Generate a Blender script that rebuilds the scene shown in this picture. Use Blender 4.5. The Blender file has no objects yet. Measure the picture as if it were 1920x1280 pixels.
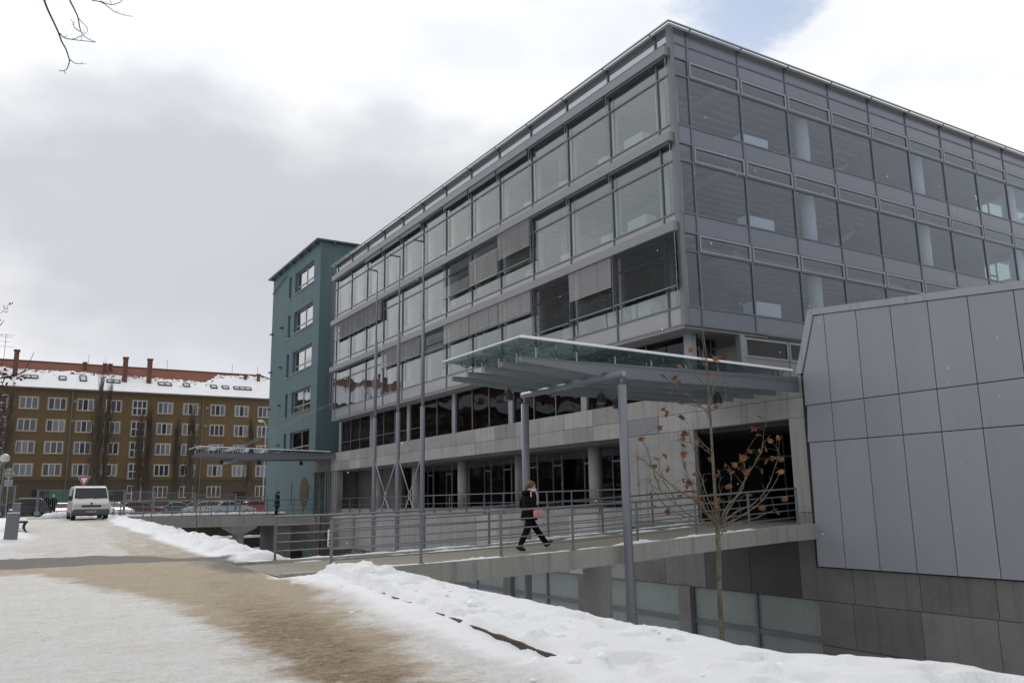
import bpy, bmesh, math, random
from mathutils import Vector, Matrix, noise
random.seed(7)
R = math.radians
scene = bpy.context.scene
col = scene.collection

# ------------------------------------------------------------------ camera
YAW, PITCH, ROLL, FPX = R(31.407), R(10.897), R(-0.906), 1555.5
EYE = Vector((0, 0, 1.6))
_f = Vector((math.sin(YAW) * math.cos(PITCH), math.cos(YAW) * math.cos(PITCH), math.sin(PITCH)))
_r = Vector((math.cos(YAW), -math.sin(YAW), 0))
_u = _r.cross(_f)
RT = math.cos(ROLL) * _r + math.sin(ROLL) * _u
UP = -math.sin(ROLL) * _r + math.cos(ROLL) * _u
cam = bpy.data.objects.new('camera', bpy.data.cameras.new('camera'))
col.objects.link(cam)
cam.matrix_world = Matrix(((RT.x, UP.x, -_f.x, EYE.x), (RT.y, UP.y, -_f.y, EYE.y), (RT.z, UP.z, -_f.z, EYE.z), (0, 0, 0, 1)))
cam.data.sensor_width = 36; cam.data.sensor_fit = 'HORIZONTAL'
cam.data.lens = FPX / 1920 * 36
cam.data.clip_start = 0.1; cam.data.clip_end = 3000
scene.camera = cam
# measuring aids: a direction read off the photograph, met with a plane of the place
def ray(x, y): return RT * ((x - 960) / FPX) - UP * ((y - 640) / FPX) + _f
def onX(x, y, X): d = ray(x, y); return EYE + d * (X / d.x)
def onY(x, y, Y): d = ray(x, y); return EYE + d * (Y / d.y)
def onZ(x, y, Z): d = ray(x, y); return EYE + d * ((Z - 1.6) / d.z)

# ------------------------------------------------------------------ world
SUN_AZ, SUN_EL = R(8), R(29)
SUN = Vector((math.sin(SUN_AZ) * math.cos(SUN_EL), math.cos(SUN_AZ) * math.cos(SUN_EL), math.sin(SUN_EL)))
world = bpy.data.worlds.new('World'); scene.world = world; world.use_nodes = True
nt = world.node_tree; nt.nodes.clear()
def N(t, typ): return t.nodes.new(typ)
def L(t, a, b): t.links.new(a, b)
def MATH(t, op, a, b=None, c=None, clamp=False):
    n = t.nodes.new('ShaderNodeMath'); n.operation = op; n.use_clamp = clamp
    for i, v in enumerate((a, b, c)):
        if v is None: continue
        if isinstance(v, (int, float)): n.inputs[i].default_value = v
        else: t.links.new(v, n.inputs[i])
    return n.outputs[0]
def RAMP(t, fac, stops):
    n = t.nodes.new('ShaderNodeValToRGB'); t.links.new(fac, n.inputs[0])
    e = n.color_ramp.elements
    while len(e) < len(stops): e.new(0.5)
    for el, (p, c) in zip(e, stops):
        el.position = p; el.color = (c, c, c, 1) if isinstance(c, (int, float)) else (*c, 1)
    return n.outputs[0]
tc = N(nt, 'ShaderNodeTexCoord')
sep = N(nt, 'ShaderNodeSeparateXYZ'); L(nt, tc.outputs['Generated'], sep.inputs[0])
mp = N(nt, 'ShaderNodeMapping'); mp.inputs['Scale'].default_value = (1, 1, 1.9); mp.inputs['Location'].default_value = (3.4, 1.1, 0.35)
L(nt, tc.outputs['Generated'], mp.inputs[0])
n1 = N(nt, 'ShaderNodeTexNoise'); n1.inputs['Scale'].default_value = 2.1; n1.inputs['Detail'].default_value = 5; n1.inputs['Roughness'].default_value = .5
L(nt, mp.outputs[0], n1.inputs['Vector'])
n2 = N(nt, 'ShaderNodeTexNoise'); n2.inputs['Scale'].default_value = 5.5; n2.inputs['Detail'].default_value = 8; n2.inputs['Roughness'].default_value = .55
L(nt, mp.outputs[0], n2.inputs['Vector'])
# a grey bank of cloud to the left, torn white cloud everywhere else, paler towards the horizon
BANK = ray(540, 500).normalized()
bf = Vector((BANK.x, BANK.y, 0)).normalized(); brt = Vector((bf.y, -bf.x, 0))
bo = N(nt, 'ShaderNodeVectorMath'); bo.operation = 'SUBTRACT'; L(nt, tc.outputs['Generated'], bo.inputs[0]); bo.inputs[1].default_value = BANK
def DOT(v):
    d = N(nt, 'ShaderNodeVectorMath'); d.operation = 'DOT_PRODUCT'; L(nt, bo.outputs[0], d.inputs[0]); d.inputs[1].default_value = v; return d.outputs['Value']
def SQ(x, k): return MATH(nt, 'POWER', MATH(nt, 'ABSOLUTE', MATH(nt, 'MULTIPLY', x, k)), 2.0)
q = MATH(nt, 'SQRT', MATH(nt, 'ADD', MATH(nt, 'ADD', SQ(DOT(bf), 1.4), SQ(DOT(brt), 1.65)), SQ(DOT(Vector((0, 0, 1))), 4.9)))
q = MATH(nt, 'ADD', q, MATH(nt, 'MULTIPLY', MATH(nt, 'SUBTRACT', n1.outputs[0], .5), 1.25))
q = MATH(nt, 'ADD', q, MATH(nt, 'MULTIPLY', MATH(nt, 'SUBTRACT', n2.outputs[0], .5), .50))
bank = RAMP(nt, MATH(nt, 'MULTIPLY', q, .5), [(.0, 1), (.25, .92), (.36, .55), (.43, .14), (.52, 0)])
white = RAMP(nt, n1.outputs[0], [(.30, (.74, .785, .85)), (.40, (.84, .87, .91)), (.50, (1.0, 1.0, 1.0)), (.8, (1.08, 1.08, 1.08))])
low = RAMP(nt, sep.outputs[2], [(.0, 1), (.10, .8), (.22, 0)])
mw = N(nt, 'ShaderNodeMix'); mw.data_type = 'RGBA'; L(nt, MATH(nt, 'MULTIPLY', low, .8), mw.inputs['Factor']); L(nt, white, mw.inputs[6]); mw.inputs[7].default_value = (.80, .805, .83, 1)
mb_ = N(nt, 'ShaderNodeMix'); mb_.data_type = 'RGBA'; L(nt, MATH(nt, 'MULTIPLY', bank, MATH(nt, 'SUBTRACT', 1.0, MATH(nt, 'MULTIPLY', low, .45))), mb_.inputs['Factor']); L(nt, mw.outputs[2], mb_.inputs[6]); mb_.inputs[7].default_value = (.545, .56, .612, 1)
# overcast light: brighter towards the veiled sun, dimmer in the sky behind us
dsn = N(nt, 'ShaderNodeVectorMath'); dsn.operation = 'DOT_PRODUCT'; L(nt, tc.outputs['Generated'], dsn.inputs[0]); dsn.inputs[1].default_value = SUN
side = MATH(nt, 'MULTIPLY_ADD', dsn.outputs['Value'], .27, .86)
vs_ = N(nt, 'ShaderNodeVectorMath'); vs_.operation = 'SCALE'; L(nt, mb_.outputs[2], vs_.inputs[0]); L(nt, side, vs_.inputs['Scale'])
cloud = vs_.outputs[0]
# a small blue gap between two clouds, high over the roof corner
GAP = ray(1400, 15).normalized()
off = N(nt, 'ShaderNodeVectorMath'); off.operation = 'SUBTRACT'; L(nt, tc.outputs['Generated'], off.inputs[0]); off.inputs[1].default_value = GAP
ln = N(nt, 'ShaderNodeVectorMath'); ln.operation = 'LENGTH'; L(nt, off.outputs[0], ln.inputs[0])
gd = MATH(nt, 'ADD', ln.outputs['Value'], MATH(nt, 'MULTIPLY', MATH(nt, 'SUBTRACT', n2.outputs[0], .5), .30))
gap = RAMP(nt, gd, [(0.0, .72), (.02, .62), (.052, .0), (1.0, .0)])
sky = N(nt, 'ShaderNodeTexSky'); sky.sky_type = 'NISHITA'; sky.sun_disc = False; sky.sun_elevation = SUN_EL; sky.sun_rotation = SUN_AZ
bg1 = N(nt, 'ShaderNodeBackground'); L(nt, sky.outputs[0], bg1.inputs[0]); bg1.inputs[1].default_value = .15
bg2 = N(nt, 'ShaderNodeBackground'); L(nt, cloud, bg2.inputs[0]); bg2.inputs[1].default_value = 1.0
mx = N(nt, 'ShaderNodeMixShader'); L(nt, gap, mx.inputs[0]); L(nt, bg2.outputs[0], mx.inputs[1]); L(nt, bg1.outputs[0], mx.inputs[2])
wo = N(nt, 'ShaderNodeOutputWorld'); L(nt, mx.outputs[0], wo.inputs[0])

sun = bpy.data.objects.new('sun', bpy.data.lights.new('sun', 'SUN')); col.objects.link(sun)
sun.data.energy = 1.0; sun.data.angle = R(25); sun.data.color = (1, .96, .9)
sun.rotation_euler = SUN.to_track_quat('Z', 'Y').to_euler()

scene.view_settings.view_transform = 'Standard'; scene.view_settings.look = 'None'
scene.view_settings.exposure = 0.0; scene.view_settings.gamma = 1; scene.view_settings.use_curve_mapping = False
scene.render.engine = 'CYCLES'
cy = scene.cycles
cy.max_bounces = 10; cy.transparent_max_bounces = 32; cy.glossy_bounces = 5; cy.diffuse_bounces = 4
cy.use_denoising = True
cy.sample_clamp_indirect = 6

# ------------------------------------------------------------------ materials
M = {}
def mat(name, color, rough=.7, var=.0, vscale=3.0, bump=.0, bscale=20.0, metal=0.0, stretch=(1, 1, 1), fine=.0, rand=.0, spec=.5, coat=0.0, drip=0.0):
    m = bpy.data.materials.new(name); m.use_nodes = True; t = m.node_tree
    b = t.nodes['Principled BSDF']
    b.inputs['Base Color'].default_value = (*color, 1); b.inputs['Roughness'].default_value = rough; b.inputs['Metallic'].default_value = metal
    b.inputs['Specular IOR Level'].default_value = spec; b.inputs['Coat Weight'].default_value = coat
    if var or fine or rand or bump or drip:
        c = t.nodes.new('ShaderNodeTexCoord'); g = t.nodes.new('ShaderNodeNewGeometry')
        mpn = t.nodes.new('ShaderNodeMapping'); mpn.inputs['Scale'].default_value = stretch
        t.links.new(g.outputs['Position'], mpn.inputs[0])
        fac = None
        def noisef(scale, amp, detail):
            n = t.nodes.new('ShaderNodeTexNoise'); n.inputs['Scale'].default_value = scale; n.inputs['Detail'].default_value = detail
            n.inputs['Roughness'].default_value = .6
            t.links.new(mpn.outputs[0], n.inputs['Vector'])
            return MATH(t, 'MULTIPLY', MATH(t, 'SUBTRACT', n.outputs[0], .5), amp * 2.4)
        acc = None
        for a in ([noisef(vscale, var, 5)] if var else []) + ([noisef(vscale * 14, fine, 3)] if fine else []):
            acc = a if acc is None else MATH(t, 'ADD', acc, a)
        if drip:                       # rain streaks down the face
            md = t.nodes.new('ShaderNodeMapping'); md.inputs['Scale'].default_value = (5, 5, .22); t.links.new(g.outputs['Position'], md.inputs[0])
            nd = t.nodes.new('ShaderNodeTexNoise'); nd.inputs['Scale'].default_value = 1; nd.inputs['Detail'].default_value = 4; t.links.new(md.outputs[0], nd.inputs['Vector'])
            a = MATH(t, 'MULTIPLY', MATH(t, 'MAXIMUM', MATH(t, 'SUBTRACT', nd.outputs[0], .54), 0.0), -5 * drip)
            acc = a if acc is None else MATH(t, 'ADD', acc, a)
        if rand:
            oi = t.nodes.new('ShaderNodeObjectInfo')
            a = MATH(t, 'MULTIPLY', MATH(t, 'SUBTRACT', oi.outputs['Random'], .5), rand * 2)
            acc = a if acc is None else MATH(t, 'ADD', acc, a)
        if acc is not None:
            mul = MATH(t, 'MAXIMUM', MATH(t, 'ADD', acc, 1.0), .05)
            vm = t.nodes.new('ShaderNodeVectorMath'); vm.operation = 'SCALE'; vm.inputs[0].default_value = color
            t.links.new(mul, vm.inputs['Scale']); t.links.new(vm.outputs[0], b.inputs['Base Color'])
        if bump:
            n = t.nodes.new('ShaderNodeTexNoise'); n.inputs['Scale'].default_value = bscale; n.inputs['Detail'].default_value = 5
            t.links.new(mpn.outputs[0], n.inputs['Vector'])
            bp = t.nodes.new('ShaderNodeBump'); bp.inputs['Strength'].default_value = bump; bp.inputs['Distance'].default_value = .03
            t.links.new(n.outputs[0], bp.inputs['Height']); t.links.new(bp.outputs[0], b.inputs['Normal'])
    M[name] = m
    return m
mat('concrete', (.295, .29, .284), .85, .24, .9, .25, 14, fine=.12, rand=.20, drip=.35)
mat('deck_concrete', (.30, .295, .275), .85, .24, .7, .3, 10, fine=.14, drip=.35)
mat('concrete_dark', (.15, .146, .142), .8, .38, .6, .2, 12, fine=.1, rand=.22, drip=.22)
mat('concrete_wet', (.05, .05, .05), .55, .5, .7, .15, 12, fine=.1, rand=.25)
mat('soffit', (.24, .235, .23), .85, .12, 1.2, fine=.05)
mat('frame_grey', (.14, .154, .178), .45, .08, 3, metal=.3)
mat('frame_light', (.27, .28, .305), .42, .06, 3, metal=.3)
mat('frame_dark', (.07, .073, .078), .5, .08, 3, metal=.2)
mat('fascia', (.215, .22, .24), .5, .08, 1.4, rand=.05, metal=.1)
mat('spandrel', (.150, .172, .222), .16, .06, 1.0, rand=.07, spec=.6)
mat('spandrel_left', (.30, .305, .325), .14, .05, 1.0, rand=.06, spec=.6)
mat('panel_grey', (.25, .255, .275), .22, .04, 1, rand=.05)
mat('cladding', (.25, .26, .292), .34, .08, .8, stretch=(1, 1, .25), fine=.03, rand=.045, drip=.04, spec=.45)
mat('coping', (.29, .298, .33), .4, .07, 1.1, fine=.04, drip=.25)
mat('joint', (.02, .02, .02), .9)
mat('slat_light', (.55, .545, .55), .5, rand=.06)  # blind slats tilted to catch the sky: that light is put into the colour
mat('slat_dark', (.085, .086, .09), .45, metal=.3, rand=.1)  # same blind slats turned from the sky, their shade put into the colour
mat('slat_mid', (.36, .355, .365), .5, rand=.05)  # same blind slats half lit, the tone put into the colour
mat('steel', (.185, .195, .222), .38, .08, 2, metal=.25)
mat('steel_rail', (.16, .17, .185), .42, .1, 3, metal=.3)
mat('steel_dark', (.12, .125, .135), .45, .1, 2, metal=.3)
mat('galv', (.33, .34, .36), .45, .15, 4, metal=.35)
mat('interior_white', (.80, .82, .81), .7, .04, 1)
mat('interior_wall', (.60, .60, .585), .8, .06, .6)
mat('interior_floor', (.30, .29, .275), .5, .1, 1)
mat('ceiling', (.42, .42, .41), .8, .04, 1)
mat('cabinet', (.78, .81, .80), .5)
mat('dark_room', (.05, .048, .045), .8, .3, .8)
mat('teal', (.092, .146, .163), .85, .14, .35, .15, 40, stretch=(1, 1, .35), fine=.06, drip=.2)
mat('teal_dark', (.05, .08, .095), .6, .05, 1)
mat('slat_brown', (.13, .10, .075), .8, .3, 4, rand=.2)
mat('ochre', (.118, .077, .037), .9, .2, .25, .2, 20, fine=.08, drip=.3)
mat('ochre_dark', (.075, .055, .036), .9, .2, .3, fine=.1)
mat('win_white', (.46, .46, .45), .6, rand=.06)
mat('win_trim', (.22, .19, .14), .85, .1, 2)
mat('curtain', (.13, .13, .145), .9, .35, 2.5, stretch=(3, 1, .1), rand=.6)
mat('win_dark', (.035, .037, .045), .12, rand=.4)
mat('tin', (.13, .12, .11), .5, .1, 1)
mat('brick', (.13, .06, .042), .9, .3, 4, .4, 30, fine=.1)
mat('snow', (.84, .85, .88), .7, .03, 2, .35, 18)
mat('bark', (.085, .07, .055), .9, .35, 6, .5, 40)
mat('bark_sapling', (.125, .113, .08), .9, 1.1, 13, .5, 40, stretch=(1, 1, .5), fine=.2)
mat('twig', (.12, .09, .06), .9, .3, 5)
mat('twig_dark', (.045, .033, .04), .9, .2, 5)
mat('poplar', (.062, .048, .036), .95, .3, 2)
mat('leaf_brown', (.165, .070, .026), .75, .3, 9, .3, 50, rand=.35)
mat('leaf_dark', (.065, .028, .018), .85, .3, 5, rand=.3)
mat('black_cloth', (.008, .008, .010), .95, .2, 10, .3, 60, spec=.1)
mat('dark_green_cloth', (.018, .024, .026), .9, .2, 8)
mat('trousers', (.008, .008, .010), .9, .2, 8, .3, 40, spec=.1)
mat('boot', (.02, .012, .010), .5)
mat('skin', (.50, .30, .22), .55)
mat('hair', (.12, .066, .030), .6, .35, 30)
mat('hair_dark', (.02, .014, .01), .6)
mat('scarf', (.66, .50, .58), .9, .15, 25, .4, 60)
mat('bag_pink', (.58, .27, .30), .55, .12, 12)
mat('strap_white', (.70, .66, .64), .7)
mat('van_white', (.56, .57, .545), .3, .06, 1.5, coat=.3)
mat('plastic_black', (.022, .022, .024), .5)
mat('plastic_grey', (.075, .077, .08), .55)
mat('rubber', (.016, .016, .017), .9)
mat('car_glass', (.018, .02, .024), .12, spec=.35)
mat('lamp_glass', (.45, .46, .47), .1)
mat('red_lamp', (.35, .02, .02), .2)
mat('plate_white', (.75, .75, .73), .5)
mat('chrome', (.5, .5, .5), .15, metal=.9)
mat('sign_red', (.36, .03, .045), .5)
mat('sign_white', (.78, .78, .78), .5)
mat('ink', (.05, .04, .05), .6)
mat('bench_wood', (.10, .065, .05), .8, .2, 5)
mat('rust', (.06, .042, .034), .9, .4, 5, .4, 30)
mat('gabion', (.05, .045, .04), .95, .6, 3, .6, 9, fine=.4)
mat('green_shop', (.035, .14, .085), .7, .15, 1)
mat('gravel_wet', (.20, .18, .145), .8, .2, 2, .3, 20, fine=.2)
for nme, c in (('car_black', (.012, .013, .018)), ('car_red', (.36, .022, .025)), ('car_silver', (.34, .36, .37)), ('car_white', (.6, .61, .62)), ('car_maroon', (.10, .018, .022)), ('car_blue', (.02, .03, .06)), ('car_grey', (.09, .095, .10))):
    mat(nme, c, .28, .05, 2, coat=.4)

def glass(name, r0, tint, wave=.0, rough=.0, gloss=(.96, .98, 1), graze=1.0):
    m = bpy.data.materials.new(name); m.use_nodes = True; t = m.node_tree; t.nodes.clear()
    lw = t.nodes.new('ShaderNodeLayerWeight'); lw.inputs['Blend'].default_value = .5
    fac = MATH(t, 'ADD', MATH(t, 'MULTIPLY', MATH(t, 'POWER', lw.outputs['Facing'], 5.0), (1 - r0) * graze), r0)
    tr = t.nodes.new('ShaderNodeBsdfTransparent'); tr.inputs[0].default_value = (*tint, 1)
    gl = t.nodes.new('ShaderNodeBsdfGlossy'); gl.inputs['Roughness'].default_value = rough; gl.inputs['Color'].default_value = (*gloss, 1)
    if wave:
        g = t.nodes.new('ShaderNodeNewGeometry')
        oi = t.nodes.new('ShaderNodeObjectInfo')
        cb = t.nodes.new('ShaderNodeVectorMath'); cb.operation = 'ADD'
        t.links.new(g.outputs['Position'], cb.inputs[0]); t.links.new(oi.outputs['Random'], cb.inputs[1])
        n = t.nodes.new('ShaderNodeTexNoise'); n.inputs['Scale'].default_value = .55; n.inputs['Detail'].default_value = 1
        t.links.new(cb.outputs[0], n.inputs['Vector'])
        bp = t.nodes.new('ShaderNodeBump'); bp.inputs['Strength'].default_value = 1; bp.inputs['Distance'].default_value = wave
        t.links.new(n.outputs[0], bp.inputs['Height']); t.links.new(bp.outputs[0], gl.inputs['Normal'])
    mxx = t.nodes.new('ShaderNodeMixShader'); t.links.new(fac, mxx.inputs[0]); t.links.new(tr.outputs[0], mxx.inputs[1]); t.links.new(gl.outputs[0], mxx.inputs[2])
    o = t.nodes.new('ShaderNodeOutputMaterial'); t.links.new(mxx.outputs[0], o.inputs[0])
    M[name] = m
glass('glass', .125, (.72, .76, .75), .03)
glass('glass_right', .076, (.78, .82, .865), .03, gloss=(.88, .92, 1.0))
glass('glass_parapet', .13, (.52, .56, .59), .01)
glass('glass_tower', .34, (.5, .52, .52), .02)
glass('glass_canopy', .06, (.64, .735, .70), .0)
glass('glass_dark', .03, (.42, .44, .44), .015, graze=.3)
def frosted():
    m = mat('glass_frosted', (.22, .255, .245), .4, .12, .8, spec=.5); t = m.node_tree; b = t.nodes['Principled BSDF']
    g = t.nodes.new('ShaderNodeNewGeometry'); s = t.nodes.new('ShaderNodeSeparateXYZ'); t.links.new(g.outputs['Position'], s.inputs[0])
    w = MATH(t, 'SINE', MATH(t, 'MULTIPLY', s.outputs[1], 48.0))
    bp = t.nodes.new('ShaderNodeBump'); bp.inputs['Strength'].default_value = .3; bp.inputs['Distance'].default_value = .015
    t.links.new(w, bp.inputs['Height']); t.links.new(bp.outputs[0], b.inputs['Normal'])
frosted()
def tiles():
    m = mat('roof_tile', (.20, .070, .046), .85, .22, .5, fine=.15); t = m.node_tree; b = t.nodes['Principled BSDF']
    g = t.nodes.new('ShaderNodeNewGeometry'); s = t.nodes.new('ShaderNodeSeparateXYZ'); t.links.new(g.outputs['Position'], s.inputs[0])
    w = MATH(t, 'ADD', MATH(t, 'FRACT', MATH(t, 'MULTIPLY', s.outputs[2], 3.6)), MATH(t, 'MULTIPLY', MATH(t, 'SINE', MATH(t, 'MULTIPLY', s.outputs[0], 24.0)), .3))
    bp = t.nodes.new('ShaderNodeBump'); bp.inputs['Strength'].default_value = .9; bp.inputs['Distance'].default_value = .06
    t.links.new(w, bp.inputs['Height']); t.links.new(bp.outputs[0], b.inputs['Normal'])
tiles()

# ------------------------------------------------------------------ mesh helpers
class MB:
    def __init__(s): s.v = []; s.f = []; s.m = []
    def quad(s, a, b, c, d, mi=0):
        n = len(s.v); s.v += [tuple(a), tuple(b), tuple(c), tuple(d)]; s.f.append((n, n + 1, n + 2, n + 3)); s.m.append(mi)
    def box(s, x0, x1, y0, y1, z0, z1, mi=0):
        n = len(s.v)
        s.v += [(x0, y0, z0), (x1, y0, z0), (x1, y1, z0), (x0, y1, z0), (x0, y0, z1), (x1, y0, z1), (x1, y1, z1), (x0, y1, z1)]
        for q in ((0, 3, 2, 1), (4, 5, 6, 7), (0, 1, 5, 4), (1, 2, 6, 5), (2, 3, 7, 6), (3, 0, 4, 7)):
            s.f.append(tuple(n + i for i in q)); s.m.append(mi)
        return s
    def bar(s, a, b, w, h, mi=0, up=Vector((0, 0, 1))):
        a = Vector(a); b = Vector(b); d = (b - a).normalized()
        if abs(d.dot(up)) > .95: up = Vector((1, 0, 0))
        x = d.cross(up).normalized() * (w / 2); y = x.cross(d).normalized() * (h / 2)
        n = len(s.v)
        for p in (a, b):
            s.v += [tuple(p - x - y), tuple(p + x - y), tuple(p + x + y), tuple(p - x + y)]
        for q in ((3, 2, 1, 0), (4, 5, 6, 7), (0, 1, 5, 4), (1, 2, 6, 5), (2, 3, 7, 6), (3, 0, 4, 7)):
            s.f.append(tuple(n + i for i in q)); s.m.append(mi)
        return s
    def tube(s, pts, rad, k=6, mi=0, cap=True):
        pts = [Vector(p) for p in pts]
        if isinstance(rad, (int, float)): rad = [rad] * len(pts)
        n0 = len(s.v); prev = None
        for i, p in enumerate(pts):
            d = (pts[min(i + 1, len(pts) - 1)] - pts[max(i - 1, 0)])
            d = d.normalized() if d.length > 1e-9 else Vector((0, 0, 1))
            if prev is None: x = d.orthogonal().normalized()
            else:
                x = prev - d * prev.dot(d)
                x = x.normalized() if x.length > 1e-6 else d.orthogonal().normalized()
            prev = x; y = d.cross(x)
            for j in range(k):
                a = 2 * math.pi * j / k
                s.v.append(tuple(p + (x * math.cos(a) + y * math.sin(a)) * rad[i]))
        for i in range(len(pts) - 1):
            for j in range(k):
                j2 = (j + 1) % k
                s.f.append((n0 + i * k + j, n0 + i * k + j2, n0 + (i + 1) * k + j2, n0 + (i + 1) * k + j)); s.m.append(mi)
        if cap:
            s.f.append(tuple(n0 + j for j in reversed(range(k)))); s.m.append(mi)
            e = n0 + (len(pts) - 1) * k; s.f.append(tuple(e + j for j in range(k))); s.m.append(mi)
        return s
    def prism(s, poly, axis, a, b, mi=0):
        # poly: 2D points; axis 'x': (y,z), 'y': (x,z), 'z': (x,y)
        def P(u, v, w): return (w, u, v) if axis == 'x' else (u, w, v) if axis == 'y' else (u, v, w)
        n = len(s.v); k = len(poly)
        s.v += [P(u, v, a) for u, v in poly] + [P(u, v, b) for u, v in poly]
        s.f.append(tuple(n + i for i in range(k))); s.m.append(mi)
        s.f.append(tuple(n + k + i for i in reversed(range(k)))); s.m.append(mi)
        for i in range(k):
            j = (i + 1) % k
            s.f.append((n + j, n + i, n + k + i, n + k + j)); s.m.append(mi)
        return s
    def ball(s, c, rx, ry, rz, u=10, w=7, mi=0):
        n = len(s.v); c = Vector(c)
        for i in range(w + 1):
            th = math.pi * i / w
            for j in range(u):
                ph = 2 * math.pi * j / u
                s.v.append((c.x + rx * math.sin(th) * math.cos(ph), c.y + ry * math.sin(th) * math.sin(ph), c.z + rz * math.cos(th)))
        for i in range(w):
            for j in range(u):
                j2 = (j + 1) % u
                s.f.append((n + i * u + j, n + (i + 1) * u + j, n + (i + 1) * u + j2, n + i * u + j2)); s.m.append(mi)
        return s
    def rings(s, rings, mi=0, cap=True):
        n = len(s.v); k = len(rings[0])
        for r in rings: s.v += [tuple(p) for p in r]
        for i in range(len(rings) - 1):
            for j in range(k):
                j2 = (j + 1) % k
                s.f.append((n + i * k + j, n + i * k + j2, n + (i + 1) * k + j2, n + (i + 1) * k + j)); s.m.append(mi)
        if cap:
            s.f.append(tuple(n + j for j in reversed(range(k)))); s.m.append(mi)
            e = n + (len(rings) - 1) * k; s.f.append(tuple(e + j for j in range(k))); s.m.append(mi)
        return s

def wloc(o):
    v = Vector((0, 0, 0))
    while o is not None: v += o.location; o = o.parent
    return v
def obj(name, mb, mats, parent=None, smooth=False, fix=False, local=False):
    """one mesh object; vertices are given in world space (or in the parent's space with local=True)"""
    lo = [min(v[i] for v in mb.v) for i in range(3)]; hi = [max(v[i] for v in mb.v) for i in range(3)]
    c = Vector([(lo[i] + hi[i]) / 2 for i in range(3)])
    me = bpy.data.meshes.new(name)
    me.from_pydata([(v[0] - c.x, v[1] - c.y, v[2] - c.z) for v in mb.v], [], mb.f)
    if isinstance(mats, str): mats = [mats]
    for m in mats: me.materials.append(M[m])
    if len(mats) > 1: me.polygons.foreach_set('material_index', mb.m)
    if fix:
        bm = bmesh.new(); bm.from_mesh(me); bmesh.ops.recalc_face_normals(bm, faces=bm.faces); bm.to_mesh(me); bm.free()
    if smooth: me.polygons.foreach_set('use_smooth', [True] * len(me.polygons))
    me.update()
    o = bpy.data.objects.new(name, me); col.objects.link(o)
    if parent is not None:
        o.parent = parent; o.location = c if local else c - wloc(parent)
    else: o.location = c
    return o
_boxes = {}
def boxobj(name, x0, x1, y0, y1, z0, z1, m, parent=None):
    """box part; equal boxes share their mesh"""
    d = (round(x1 - x0, 3), round(y1 - y0, 3), round(z1 - z0, 3), m, name)
    if d not in _boxes:
        me = bpy.data.meshes.new(name); b = MB().box(-d[0] / 2, d[0] / 2, -d[1] / 2, d[1] / 2, -d[2] / 2, d[2] / 2)
        me.from_pydata(b.v, [], b.f); me.materials.append(M[m]); _boxes[d] = me
    o = bpy.data.objects.new(name, _boxes[d]); col.objects.link(o)
    c = Vector(((x0 + x1) / 2, (y0 + y1) / 2, (z0 + z1) / 2))
    if parent is not None: o.parent = parent; o.location = c - wloc(parent)
    else: o.location = c
    return o
def tag(o, label, cat, group=None, kind=None):
    if label: o['label'] = label
    if cat: o['category'] = cat
    if group: o['group'] = group
    if kind: o['kind'] = kind
    return o
def thing(name, loc, label, cat, group=None, rz=0):
    o = bpy.data.objects.new(name, None); col.objects.link(o); o.location = loc; o.rotation_euler = (0, 0, rz)
    o.empty_display_size = .2
    return tag(o, label, cat, group)
def copy_tree(o, parent=None):
    c = o.copy(); col.objects.link(c)
    if parent is not None: c.parent = parent
    for ch in list(o.children): copy_tree(ch, c)
    return c
def wall_holes(mb, axis, p, u0, u1, v0, v1, holes, depth, mi=0):
    """wall face in plane axis=p over u (the other horizontal) and v (z), with holes whose reveals go 'depth' along the axis"""
    us = sorted({u0, u1, *[h[0] for h in holes], *[h[1] for h in holes]}); vs = sorted({v0, v1, *[h[2] for h in holes], *[h[3] for h in holes]})
    P = (lambda u, v, w: (w, u, v)) if axis == 'x' else (lambda u, v, w: (u, w, v))
    for i in range(len(us) - 1):
        for j in range(len(vs) - 1):
            a, b, c, d = us[i], us[i + 1], vs[j], vs[j + 1]; cu, cv = (a + b) / 2, (c + d) / 2
            if any(h[0] < cu < h[1] and h[2] < cv < h[3] for h in holes): continue
            mb.quad(P(a, c, p), P(b, c, p), P(b, d, p), P(a, d, p), mi)
    for a, b, c, d in holes:
        q = p + depth
        mb.quad(P(a, c, p), P(a, d, p), P(a, d, q), P(a, c, q), mi); mb.quad(P(b, c, p), P(b, c, q), P(b, d, q), P(b, d, p), mi)
        mb.quad(P(a, c, p), P(a, c, q), P(b, c, q), P(b, c, p), mi); mb.quad(P(a, d, p), P(b, d, p), P(b, d, q), P(a, d, q), mi)
def fbm(x, y, z=0.0, o=4):
    return noise.fractal(Vector((x, y, z)), 1.0, 2.0, o)   # about -1..1
def lerp(v, xs, ys):
    if v <= xs[0]: return ys[0]
    for i in range(len(xs) - 1):
        if v <= xs[i + 1]: return ys[i] + (ys[i + 1] - ys[i]) * (v - xs[i]) / (xs[i + 1] - xs[i])
    return ys[-1]
def sst(a, b, x):
    t = max(0.0, min(1.0, (x - a) / (b - a))); return t * t * (3 - 2 * t)

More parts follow.
